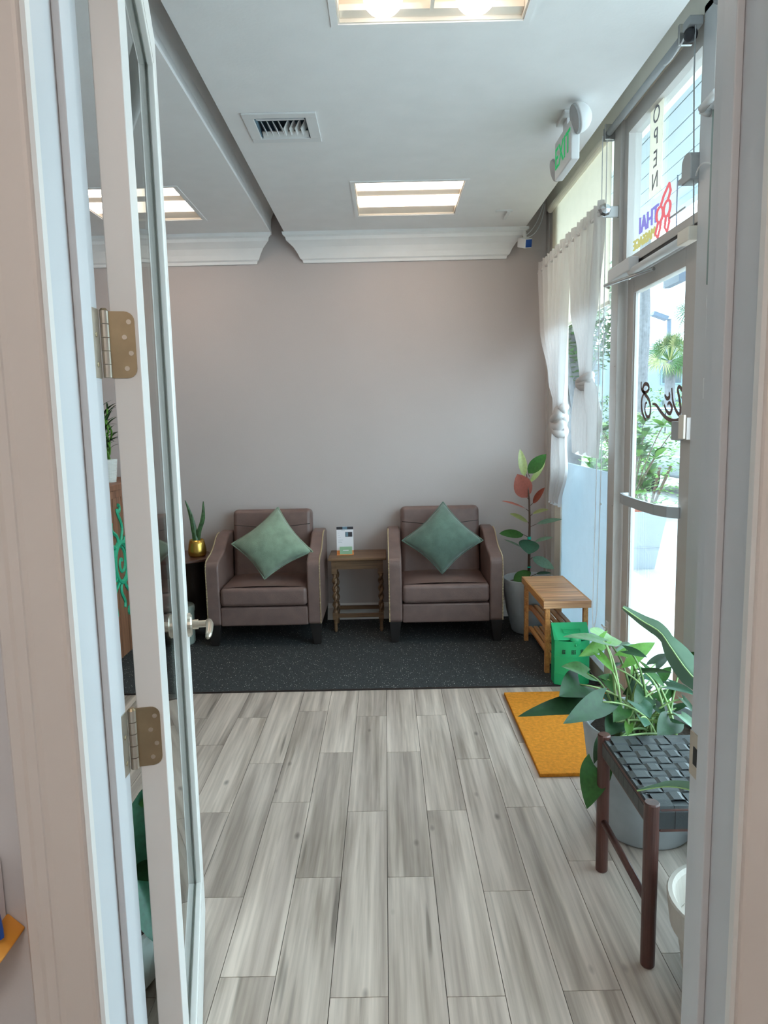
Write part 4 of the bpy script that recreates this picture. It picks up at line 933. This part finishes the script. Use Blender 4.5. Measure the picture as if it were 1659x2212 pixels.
MB().ball((0.012, -0.088, 0.225), 0.008, 10, 8).build('knob', 'green_metal', gb)
MB().ball((0.012, -0.075, 0.243), (0.03, 0.012, 0.03), 14, 8).build('hasp', 'green_metal', gb, smooth=True)
for cx_ in (-0.045, 0.0, 0.042):
    vy = -0.05-0.035*math.sin(PI*(cx_+hw)/0.188)
    mbv = MB()
    for i in range(3):
        for j in range(3): mbv.box(cx_-0.011+i*0.008, cx_-0.006+i*0.008, vy-0.0022, vy+0.004, 0.176+j*0.008, 0.181+j*0.008)
    mbv.build('vent_holes', 'black', gb)

# ------------------------------------------------------------------ large planter with arrow-leaf plant
ap = empty('arrowhead_plant', (0.875, 2.30, 0)); tag(ap, 'bushy green arrowhead plant in a wide grey pot by the doormat', 'potted plant')
MB().lathe([(0.0, 0.0), (0.145, 0.0), (0.155, 0.012), (0.185, 0.16), (0.205, 0.32), (0.212, 0.375), (0.209, 0.385), (0.198, 0.383), (0.19, 0.33), (0.0, 0.33)], (0, 0, 0), 44).build('pot', 'grey_pot', ap, smooth=True)
MB().lathe([(0.0, 0.336), (0.19, 0.332)], (0, 0, 0), 24).build('soil', 'soil', ap)
def pxa(px, py, Y):
    d = right*(px-829.5)+upv*(1106.0-py)+fwd*F; t = Y/d.y; return Vector((d.x*t, d.y*t, 1.42+d.z*t))-Vector((0.875, 2.30, 0))
# (attachment px, tip px, depth of attachment, depth of tip, normal, width, material)
AL = [((1258, 1520), (1119, 1548), 2.26, 2.20, (0.1, -.6, .9), .34, 'leaf_dark'), ((1302, 1516), (1217, 1563), 2.20, 2.08, (0.1, -.8, .6), .46, 'leaf_dark'), ((1253, 1478), (1208, 1504), 2.3, 2.2, (-.2, -.8, .5), 0.85, 'leaf_dark'),
      ((1268, 1455), (1213, 1440), 2.32, 2.28, (0, -.5, 1), .75, 'leaf'), ((1302, 1386), (1216, 1376), 2.30, 2.22, (0, -.35, 1), .35, 'leaf'), ((1302, 1384), (1250, 1418), 2.35, 2.3, (0.5, -1, 0.1), .55, 'leaf_bright'),
      ((1303, 1380), (1322, 1375), 2.42, 2.55, (0, -.6, .8), 0.8, 'leaf_bright'), ((1295, 1415), (1327, 1454), 2.3, 2.25, (.3, -1, .2), .45, 'leaf_bright'), ((1352, 1420), (1415, 1388), 2.34, 2.36, (-.1, -1, .25), .6, 'leaf_bright'),
      ((1354, 1405), (1398, 1420), 2.28, 2.25, (0, -.6, .9), .6, 'leaf_dark'), ((1340, 1396), (1323, 1388), 2.5, 2.6, (0, -.3, 1), .8, 'leaf_silver'), ((1386, 1450), (1452, 1453), 2.3, 2.22, (.2, -.6, .8), .32, 'leaf_dark'),
      ((1403, 1470), (1420, 1455), 2.4, 2.45, (0, -.5, 1), .9, 'leaf_teal'), ((1395, 1445), (1440, 1490), 2.35, 2.3, (.2, -.5, 1), .4, 'leaf'), ((1393, 1500), (1370, 1525), 2.3, 2.2, (0, -.8, .5), 0.75, 'leaf_dark'),
      ((1380, 1520), (1404, 1552), 2.18, 2.08, (0, -.7, .8), .75, 'leaf_teal'), ((1384, 1550), (1392, 1570), 2.15, 2.08, (0, -1, .3), .9, 'leaf_teal'), ((1440, 1482), (1503, 1500), 2.3, 2.2, (0, -.5, 1), .5, 'leaf_teal'),
      ((1452, 1478), (1506, 1505), 2.36, 2.3, (.2, -.5, 1), .45, 'leaf_teal'), ((1470, 1545), (1505, 1580), 2.2, 2.1, (.2, -.6, .9), .55, 'leaf_silver'), ((1475, 1510), (1503, 1545), 2.25, 2.2, (.2, -.5, 1), .45, 'leaf_dark'),
      ((1430, 1500), (1445, 1530), 2.4, 2.3, (.2, -1, .3), .6, 'leaf_bright'), ((1358, 1565), (1355, 1590), 2.14, 2.12, (0, -1, .2), .9, 'leaf_bright'), ((1312, 1468), (1330, 1500), 2.4, 2.35, (.1, -1, .5), .8, 'leaf'),
      ((1290, 1660), (1268, 1747), 2.10, 2.02, (-.5, -1, .15), .78, 'leaf'), ((1300, 1600), (1283, 1650), 2.1, 2.06, (-.6, -.9, .1), .5, 'leaf_dark'), ((1330, 1470), (1290, 1462), 2.42, 2.4, (0, -.6, .9), .6, 'leaf'),
      ((1365, 1460), (1375, 1500), 2.42, 2.4, (0, -1, .3), .8, 'leaf_dark'), ((1450, 1560), (1420, 1590), 2.2, 2.12, (0, -.7, .7), .8, 'leaf_dark'), ((1330, 1560), (1310, 1590), 2.2, 2.12, (0, -.7, .7), .8, 'leaf_dark'), ((1480, 1420), (1510, 1408), 2.5, 2.5, (0, -.5, 1), .5, 'leaf'), ((1330, 1515), (1296, 1500), 2.34, 2.36, (-.1, -.8, .7), .7, 'leaf_dark'), ((1390, 1478), (1345, 1500), 2.38, 2.36, (0, -.9, .5), .7, 'leaf_dark'), ((1420, 1510), (1462, 1490), 2.34, 2.36, (.1, -.7, .8), .6, 'leaf'), ((1440, 1560), (1480, 1566), 2.26, 2.24, (.1, -.6, .9), .6, 'leaf_dark'), ((1360, 1580), (1330, 1572), 2.2, 2.2, (0, -.7, .7), .7, 'leaf_dark'),
      ((1345, 1408), (1375, 1392), 2.44, 2.5, (0, -.5, 1), .5, 'leaf_silver'), ((1320, 1440), (1345, 1432), 2.36, 2.4, (0, -.5, .8), .3, 'leaf_dark'), ((1280, 1535), (1262, 1520), 2.3, 2.36, (0, -.6, .8), .7, 'leaf'), ((1425, 1468), (1450, 1440), 2.44, 2.5, (0, -.5, .9), .5, 'leaf'), ((1410, 1520), (1435, 1548), 2.3, 2.22, (.1, -.8, .6), .7, 'leaf_dark'), ((1345, 1530), (1325, 1560), 2.24, 2.16, (0, -.8, .6), .7, 'leaf'), ((1460, 1530), (1490, 1520), 2.4, 2.4, (0, -.5, 1), .6, 'leaf_dark'), ((1372, 1432), (1362, 1460), 2.45, 2.4, (0, -1, .3), .5, 'leaf_bright'), ((1415, 1435), (1445, 1412), 2.5, 2.6, (0, -.5, 1), .4, 'leaf_dark')]
for i, (b, tp, yb, yt, n, wr, m) in enumerate(AL):
    B = pxa(*b, yb); T = pxa(*tp, yt)
    leaf(ap, B, T, n, 'heart', m, wr, 0.15, 0.22, 0.03)
    root = Vector((random.uniform(-.11, .09), random.uniform(-.06, .06), 0.33)); mid = Vector((root.x*0.8+B.x*0.2, root.y*0.8+B.y*0.2, max(root.z, B.z)*0.92+0.02))
    if B.z < 0.34: mid = Vector(((root.x+B.x)/2, (root.y+B.y)/2, 0.48))
    MB().tube(bez(root, mid, B, 10), [0.0055-0.0003*k for k in range(11)], 7).build('stalk', 'stem_pale' if i % 3 else 'stem', ap, smooth=True)
# long paddle leaf of a second plant standing behind the doorway
bp_ = empty('bird_of_paradise', (1.035, 1.40, 0)); tag(bp_, 'tall plant with long paddle leaves beside the window, mostly hidden by the doorway', 'potted plant')
MB().lathe([(0.0, 0.0), (0.075, 0.0), (0.08, 0.01), (0.088, 0.17), (0.08, 0.17), (0.076, 0.14), (0.0, 0.14)], (0, 0, 0), 28).build('pot', 'white_pot', bp_)
def pxb(px, py, Y): return pxa(px, py, Y)+Vector((0.875, 2.30, 0))-Vector((1.035, 1.40, 0))
def strap(parent, mids, wds, side, m, fold=0.2, name='leaf'):
    pts = [Vector(p) for p in mids]; n = len(pts)-1
    def P(t):
        f = t*n; i = min(int(f), n-1); k = f-i
        p0 = pts[max(i-1, 0)]; p1 = pts[i]; p2 = pts[i+1]; p3 = pts[min(i+2, n)]
        return 0.5*((2*p1)+(-p0+p2)*k+(2*p0-5*p1+4*p2-p3)*k*k+(-p0+3*p1-3*p2+p3)*k**3)
    def Wd(t):
        f = t*(len(wds)-1); i = min(int(f), len(wds)-2); k = f-i; return wds[i]*(1-k)+wds[i+1]*k
    sd_ = Vector(side).normalized()
    def fn(u, v):
        q = 2*u-1; p = P(v); t = (P(min(1, v+0.02))-P(max(0, v-0.02))).normalized(); s = (sd_-sd_.dot(t)*t).normalized(); nn = t.cross(s)
        return p+s*q*Wd(v)*0.5+nn*fold*abs(q)*Wd(v)
    o = MB().grid(fn, 8, 24).build(name, m, parent, smooth=True)
    MB().tube([P(k/16) for k in range(17)], 0.0022, 6).build('midrib', 'stem_pale', o)
    return o
strap(bp_, [pxb(1540, 1500, 1.98), pxb(1490, 1455, 2.0), pxb(1450, 1400, 2.02), pxb(1425, 1365, 2.05), pxb(1385, 1340, 2.08), pxb(1345, 1312, 2.1)], [0.05, 0.085, 0.07, 0.04, 0.045, 0.03, 0.012], (0.55, -0.3, 0.75), 'leaf_silver', 0.25)
strap(bp_, [pxb(1540, 1735, 1.60), pxb(1495, 1708, 1.64), pxb(1440, 1699, 1.67), pxb(1376, 1708, 1.69)], [0.03, 0.05, 0.045, 0.008], (0.2, -0.8, 0.5), 'leaf_silver', 0.25)
for pt, mid in ((pxb(1540, 1500, 1.98), (0.0, 0, 0.5)), (pxb(1540, 1735, 1.60), (0.0, 0.0, 0.42))):
    MB().tube(bez((0, 0, 0.13), mid, pt), 0.006, 8).build('stalk', 'stem', bp_)

# ------------------------------------------------------------------ woven leather stool
ws = empty('woven_bench', (0.86, 1.865, 0)); tag(ws, 'dark wood bench with a woven black leather seat', 'bench')
LX, LY, SH = 0.205, 0.195, 0.452
for x in (-LX, LX):
    for y in (-LY, LY):
        MB().tube([(x, y, 0), (x, y, 0.004), (x, y, SH-0.004), (x, y, SH)], [0.016, 0.0185, 0.0195, 0.017], 20).build('leg', 'stool_wood', ws, smooth=False)
for x in (-LX, LX):
    MB().tube([(x, -LY+0.018, 0.170), (x, LY-0.018, 0.170)], 0.0105, 14).build('side_stretcher', 'stool_wood', ws, smooth=True)
    bx('side_rail', 'stool_wood', x-0.011, x+0.011, -LY+0.017, LY-0.017, 0.385, 0.437, ws, 0.004)
for y in (-LY, LY): bx('end_rail', 'stool_wood', -LX+0.017, LX-0.017, y-0.011, y+0.011, 0.375, 0.437, ws, 0.004)
NX, NY = 9, 9
sw = 2*(LX-0.012)/NX; sl = 2*(LY-0.022)/NY
def weave(i, j): return 1 if (i+j) % 2 else -1
for j in range(NY):      # straps running across (x)
    yc = -LY+0.022+(j+0.5)*sl; pts = []
    for i in range(NX*4+1):
        x = -LX+0.012+sw*i/4; c = min(NX-1, max(0, int((i-0.01)//4))); ph_ = weave(c, j)
        nx_ = weave(min(NX-1, c+1), j) if i % 4 == 0 and 0 < i < NX*4 else ph_
        pts.append((x, SH-0.010+0.0032*(ph_+nx_)/2))
    path = [(-LX-0.0125, 0.395), (-LX-0.0125, 0.430), (-LX-0.004, SH-0.010)]+pts+[(LX+0.004, SH-0.010), (LX+0.0125, 0.430), (LX+0.0125, 0.395)]
    k = len(path); mb = MB(); hw2 = sl*0.485
    mb.add([(x, yc-hw2, z) for x, z in path]+[(x, yc+hw2, z) for x, z in path]+[(x*0.985, yc-hw2, z-0.002) for x, z in path]+[(x*0.985, yc+hw2, z-0.002) for x, z in path],
           [(i, i+1, k+i+1, k+i) for i in range(k-1)]+[(2*k+i, 3*k+i, 3*k+i+1, 2*k+i+1) for i in range(k-1)]+[(i, 2*k+i, 2*k+i+1, i+1) for i in range(k-1)]+[(k+i, k+i+1, 3*k+i+1, 3*k+i) for i in range(k-1)])
    mb.build('cross_strap', 'stool_leather', ws, smooth=False)
for i in range(NX):      # straps running front to back (y)
    xc = -LX+0.012+(i+0.5)*sw; pts = []
    for j in range(NY*4+1):
        y = -LY+0.022+sl*j/4; c = min(NY-1, max(0, int((j-0.01)//4))); ph_ = -weave(i, c)
        nx_ = -weave(i, min(NY-1, c+1)) if j % 4 == 0 and 0 < j < NY*4 else ph_
        pts.append((y, SH-0.010+0.0032*(ph_+nx_)/2))
    path = [(-LY-0.0125, 0.385), (-LY-0.0125, 0.430), (-LY-0.004, SH-0.010)]+pts+[(LY+0.004, SH-0.010), (LY+0.0125, 0.430), (LY+0.0125, 0.385)]
    k = len(path); hw2 = sw*0.485; mb = MB()
    mb.add([(xc-hw2, y, z) for y, z in path]+[(xc+hw2, y, z) for y, z in path]+[(xc-hw2, y*0.985, z-0.002) for y, z in path]+[(xc+hw2, y*0.985, z-0.002) for y, z in path],
           [(a, a+1, k+a+1, k+a) for a in range(k-1)]+[(2*k+a, 3*k+a, 3*k+a+1, 2*k+a+1) for a in range(k-1)]+[(a, 2*k+a, 2*k+a+1, a+1) for a in range(k-1)]+[(k+a, k+a+1, 3*k+a+1, 3*k+a) for a in range(k-1)])
    mb.build('long_strap', 'stool_leather', ws, smooth=False)
# empty taupe pot next to the bench
ep = empty('empty_pot', (0.80, 1.52, 0)); tag(ep, 'empty taupe plastic plant pot on the floor near the doorway', 'plant pot')
MB().lathe([(0.0, 0.0), (0.095, 0.0), (0.10, 0.006), (0.128, 0.21), (0.143, 0.212), (0.152, 0.285), (0.149, 0.29), (0.139, 0.29), (0.133, 0.28), (0.124, 0.22), (0.12, 0.16), (0.118, 0.155), (0.112, 0.10), (0.11, 0.095), (0.093, 0.012), (0.0, 0.012)], (0, 0, 0), 44).build('body', 'taupe_pot', ep, smooth=False)
for z, r_ in ((0.21, .123), (0.155, .1175), (0.10, .1105)): MB().lathe([(r_-0.002, z-0.004), (r_+0.004, z), (r_-0.002, z+0.004)], (0, 0, 0), 36).build('inner_ring', 'taupe_pot', ep)

# orange box hanging on the wall of the near room
ob = empty('wall_box', (-0.549, 0.845, 0.722)); tag(ob, 'orange tray with a blue strap on the wall at the left border', 'tray')
MB().box(-0.14, 0.050, -0.03, 0.034, -0.016, 0.016, Matrix.Rotation(-0.80, 4, 'Y')).build('tray', 'orange_plastic', ob, 0.003, smooth=True)
MB().tube(bez((0.036, -0.012, 0.045), (0.036, -0.012, 0.085), (0.015, -0.012, 0.13)), 0.006, 8).build('strap', 'blue_plastic', ob); MB().box(-0.06, 0.022, -0.008, 0.03, 0.03, 0.13).build('card', 'paper', ob)

# ================================================================== OUTSIDE
side = struct(bx('sidewalk', 'concrete', 1.30, 2.28, -4, 30, -0.14, -0.01)); tag(side, 'pale sunlit sidewalk outside the glass door', 'sidewalk')
stp = struct(bx('threshold', 'concrete', 1.12, 1.30, 1.03, 4.96, -0.10, 0.0)); tag(stp, 'concrete strip below the storefront', 'threshold')
par = struct(bx('parking_lot', 'asphalt', 2.285, 60, -10, 90, -0.2, -0.02)); tag(par, 'grey asphalt parking lot outside', 'pavement')
cano = struct(bx('canopy_soffit', 'siding_gap', 1.30, 2.0, -1.0, 12, 2.86, 2.95)); tag(cano, 'white boarded canopy outside above the entrance', 'canopy')
x = 1.30
while x < 1.99: bx('board', 'siding', x+0.003, min(x+0.10, 2.0)-0.003, -1.0, 12, 2.848, 2.86, cano); x += 0.10
fas = bx('fascia', 'siding', 2.0, 2.06, -1.0, 12, 2.80, 3.0, cano)
bsn = empty('blade_sign', (1.78, 4.45, 0)); tag(bsn, 'small dark hanging sign under the canopy outside', 'sign')
bx('panel', 'pole', -0.012, 0.03, -0.12, 0.12, 2.21, 2.345, bsn); MB().tube([(0.01, 0, 2.345), (0.01, 0, 2.848)], 0.004, 6).build('hanger', 'pole', bsn)
pn = empty('street_planter', (2.33, 6.72, -0.02)); tag(pn, 'tapered white street planter with a leafy green shrub', 'planter')
hb, ht = 0.19, 0.27; H = 0.56
MB().add([(-hb, -hb, 0), (hb, -hb, 0), (hb, hb, 0), (-hb, hb, 0), (-ht, -ht, H), (ht, -ht, H), (ht, ht, H), (-ht, ht, H)], [(3, 2, 1, 0), (0, 1, 5, 4), (1, 2, 6, 5), (2, 3, 7, 6), (3, 0, 4, 7)]).build('box', 'planter', pn)
bx('soil', 'soil', -ht+0.02, ht-0.02, -ht+0.02, ht-0.02, H-0.06, H-0.02, pn); MB().tube([(-0.222, -0.226, 0.2), (0.0, -0.230, 0.215), (0.222, -0.226, 0.22)], 0.004, 6).build('crack_line', 'planter_trim', pn)
MB().lathe([(0.06, 0.0), (0.085, 0.10), (0.0, 0.10)], (0.0, -0.16, H-0.02), 16).build('inner_pot', 'terracotta', pn)
rnd = random.Random(11)
tips = []
for k in range(33):
    a = rnd.random()*2*PI; rr = rnd.uniform(0.10, 0.42); z = rnd.uniform(0.72, 1.38); tip = Vector((math.cos(a)*rr, math.sin(a)*rr*0.9, z)); tips.append(tip)
    MB().tube(bez((rnd.uniform(-.08, .08), rnd.uniform(-.08, .08), H-0.03), (tip.x*0.4, tip.y*0.4, z*0.75), tip), 0.0045, 6).build('branch', 'stem_brown', pn)
    for j in range(9):
        b = 2*PI*j/9+rnd.random(); el = rnd.uniform(-0.2, 0.9); L = rnd.uniform(0.11, 0.17)
        d = Vector((math.cos(b)*math.cos(el), math.sin(b)*math.cos(el), math.sin(el)))
        p = tip-Vector((0, 0, 0.01*(j % 3)))
        leaf(pn, p, p+d*L, (0, 0, 1), 'paddle', 'leaf_bright' if j % 2 else 'leaf', 0.58, 0.1, 0.2)
def foliage(mb, c, r, n, ls, rnd):
    for _ in range(n):
        d = Vector((rnd.gauss(0, 1), rnd.gauss(0, 1), rnd.gauss(0, 1))).normalized()*(rnd.random()**0.4)
        p = Vector(c)+Vector((d.x*r[0], d.y*r[1], d.z*r[2])); a = rnd.random()*2*PI; e = rnd.uniform(-0.6, 0.6)
        u = Vector((math.cos(a)*math.cos(e), math.sin(a)*math.cos(e), math.sin(e)))*ls; v = Vector((-math.sin(a), math.cos(a), rnd.uniform(-.5, .5)))*ls*0.35
        mb.add([p-u*0.5, p+v*0.5, p+u*0.5, p-v*0.5], [(0, 1, 2, 3)])
def bush(x, y, r, h, m, label, ls=0.09, n=1400):
    o = empty('hedge_bush', (x, y, -0.02)); tag(o, label, 'bush', 'hedge bushes across the parking lot')
    mb = MB(); rb_ = random.Random(int(x*100+y)); foliage(mb, (0, 0, h*0.55), (r, r, h*0.5), n, ls, rb_)
    f = mb.build('foliage', m, o); f['kind'] = 'stuff'
    for k in range(4): MB().tube([(0, 0, 0), (r*0.4*math.cos(k*1.6), r*0.4*math.sin(k*1.6), h*0.5)], 0.02, 6).build('stem', 'stem_brown', o)
bush(3.75, 10.0, 0.75, 1.45, 'leaf_bright', 'light green bush directly behind the street planter')
bush(5.95, 16.3, 0.8, 1.5, 'leaf_olive', 'yellowish bush at the foot of the palm trunk')
bush(2.95, 13.7, 0.65, 1.6, 'leaf', 'dark green bush seen between the curtains')
bush(9.3, 23.2, 1.5, 2.4, 'leaf_bright', 'large green bush under the fan palm', 0.16)
bush(6.6, 22.5, 1.1, 2.2, 'leaf', 'large dark bush left of the fan palm', 0.16)
bush(2.75, 8.5, 0.42, 1.3, 'leaf_bright', 'small light bush close to the curtained window')
def tree(x, y, h, r, label, m):
    o = empty('shade_tree', (x, y, -0.02)); tag(o, label, 'tree', 'shade trees outside the window')
    MB().tube([(0, 0, 0), (0.1, 0, h*0.35), (0.0, 0.1, h*0.7)], [0.14, 0.11, 0.06], 10).build('trunk', 'bark', o, smooth=True)
    for k in range(6):
        a = k*1.05; MB().tube(bez((0.08, 0, h*0.3), (math.cos(a)*r*0.3, math.sin(a)*r*0.3, h*0.5), (math.cos(a)*r*0.8, math.sin(a)*r*0.8, h*0.7)), [0.06-0.006*i for i in range(9)], 7).build('branch', 'bark', o)
    mb = MB(); rt_ = random.Random(int(x*77+y)); foliage(mb, (0, 0, h*0.72), (r, r, h*0.3), 3200, 0.17, rt_); f = mb.build('foliage', m, o); f['kind'] = 'stuff'
tree(3.05, 11.6, 4.6, 0.95, 'leafy shade tree with dark branches behind the curtains', 'leaf')
tree(4.2, 16.0, 6.0, 1.0, 'second shade tree further behind the curtains', 'leaf_teal')
pt = empty('palm_trunk', (6.22, 17.2, -0.02)); tag(pt, 'tall grey palm trunk crossing the glass door', 'palm tree')
MB().tube([(0.02*math.sin(i), 0, i*0.45) for i in range(22)], [0.128+0.006*(i % 2) for i in range(22)], 14).build('trunk', 'bark', pt)
def fan_palm(loc, hc, R, nf, label, seed, m1, m2):
    fp = empty('fan_palm', loc); tag(fp, label, 'palm tree', 'fan palms across the parking lot')
    MB().tube([(0, 0, 0), (0.05, 0, hc*0.45), (0, 0, hc-0.1)], [0.18, 0.15, 0.13], 12).build('trunk', 'bark', fp, smooth=True)
    rnd = random.Random(seed)
    for k in range(nf):
        a = rnd.random()*2*PI; e = rnd.uniform(-0.75, 1.45); d = Vector((math.cos(a)*math.cos(e), math.sin(a)*math.cos(e), math.sin(e)))
        c = Vector((0, 0, hc))+d*R*0.38; mbp = MB(); n_ = 14; sdv = d.orthogonal().normalized()
        for i in range(n_):
            t = (i/(n_-1)-0.5)*2.8; q = (d*math.cos(t)+sdv*math.sin(t)).normalized(); w_ = (sdv*math.cos(t)-d*math.sin(t))*R*0.017
            mbp.add([c-w_*0.4, c+q*R*0.32-w_, c+q*R*0.64+Vector((0, 0, -0.1*R)), c+q*R*0.32+w_], [(0, 1, 2, 3)])
        mbp.tube([(0, 0, hc-0.12), c], 0.012, 5).build('frond', m1 if k % 3 else m2, fp)
fan_palm((7.98, 20.0, -0.02), 3.05, 0.82, 40, 'fan palm with spiky round crown across the parking lot', 5, 'leaf', 'leaf_olive')
fan_palm((12.0, 27.5, -0.02), 5.1, 1.2, 30, 'second fan palm half hidden by the door frame', 8, 'leaf_teal', 'leaf_silver')
lpole = empty('parking_lamp', (11.9, 30.0, -0.02)); tag(lpole, 'tall parking lot lamp post against the sky', 'lamp post')
MB().tube([(0, 0, 0), (0, 0, 5.4)], 0.09, 10).build('post', 'pole', lpole); MB().box(-0.55, 0.1, -0.2, 0.2, -0.08, 0.08, Matrix.Translation((-0.2, 0, 5.45)) @ Matrix.Rotation(0.35, 4, 'Y')).build('lamp_head', 'pole', lpole)
fb = empty('far_building', (17.0, 46.0, -0.02)); tag(fb, 'pale flat roofed building far across the parking lot', 'building')
bx('wall', 'building', -8, 9, 0, 8, 0, 5.6, fb); bx('parapet', 'siding', -8.1, 9.1, -0.1, 8.1, 5.6, 6.0, fb)
for i in range(6):
    for z in (1.0, 3.4):
        wn_ = bx('window', 'print_blue', -7+i*2.6, -5.6+i*2.6, -0.06, 0.01, z, z+1.5, fb); bx('pane', 'car_glass', -6.9+i*2.6, -5.7+i*2.6, -0.08, -0.06, z+0.1, z+1.4, wn_)
# parked dark car
ca = empty('parked_car', (5.9, 12.2, -0.02), 0.0); tag(ca, 'dark blue grey car parked behind the shrub', 'car')
pr = [(-2.2, 0.35), (-2.25, 0.75), (-2.1, 0.95), (-1.1, 1.05), (-0.5, 1.55), (1.5, 1.6), (2.15, 1.1), (2.25, 0.8), (2.2, 0.35)]
MB().prism(pr, 'x', -0.9, 0.9).build('body', 'car_paint', ca, 0.06, 3, smooth=True)
for s in (-1, 1):
    MB().prism([(-0.95, 1.08), (-0.45, 1.5), (0.35, 1.52), (0.35, 1.08)], 'x', s*0.895, s*0.91).build('side_window', 'car_glass', ca); MB().prism([(0.45, 1.08), (0.45, 1.52), (1.4, 1.53), (1.8, 1.12)], 'x', s*0.895, s*0.91).build('side_window', 'car_glass', ca)
    bx('chrome_strip', 'chrome', min(s*0.9, s*0.912), max(s*0.9, s*0.912), -1.9, 1.9, 0.72, 0.745, ca)
    for y in (-1.4, 1.4):
        whl = MB().tube([(s*0.72, y, 0.34), (s*0.93, y, 0.34)], 0.34, 24).build('wheel', 'tyre', ca); MB().tube([(s*0.93, y, 0.34), (s*0.945, y, 0.34)], [0.21, 0.17], 16).build('rim', 'chrome', whl)
MB().add([(-0.75, -1.12, 1.07), (0.75, -1.12, 1.07), (0.68, -0.56, 1.52), (-0.68, -0.56, 1.52), (-0.75, -1.15, 1.09), (0.75, -1.15, 1.09), (0.68, -0.59, 1.54), (-0.68, -0.59, 1.54)], [(0, 1, 2, 3), (4, 5, 6, 7), (0, 1, 5, 4), (2, 3, 7, 6), (1, 2, 6, 5), (0, 3, 7, 4)]).build('windscreen', 'car_glass', ca)
for s in (-1, 1): MB().ball((s*0.62, -2.2, 0.72), (0.16, 0.06, 0.08), 12, 8).build('headlight', 'white_plastic', ca, smooth=True)
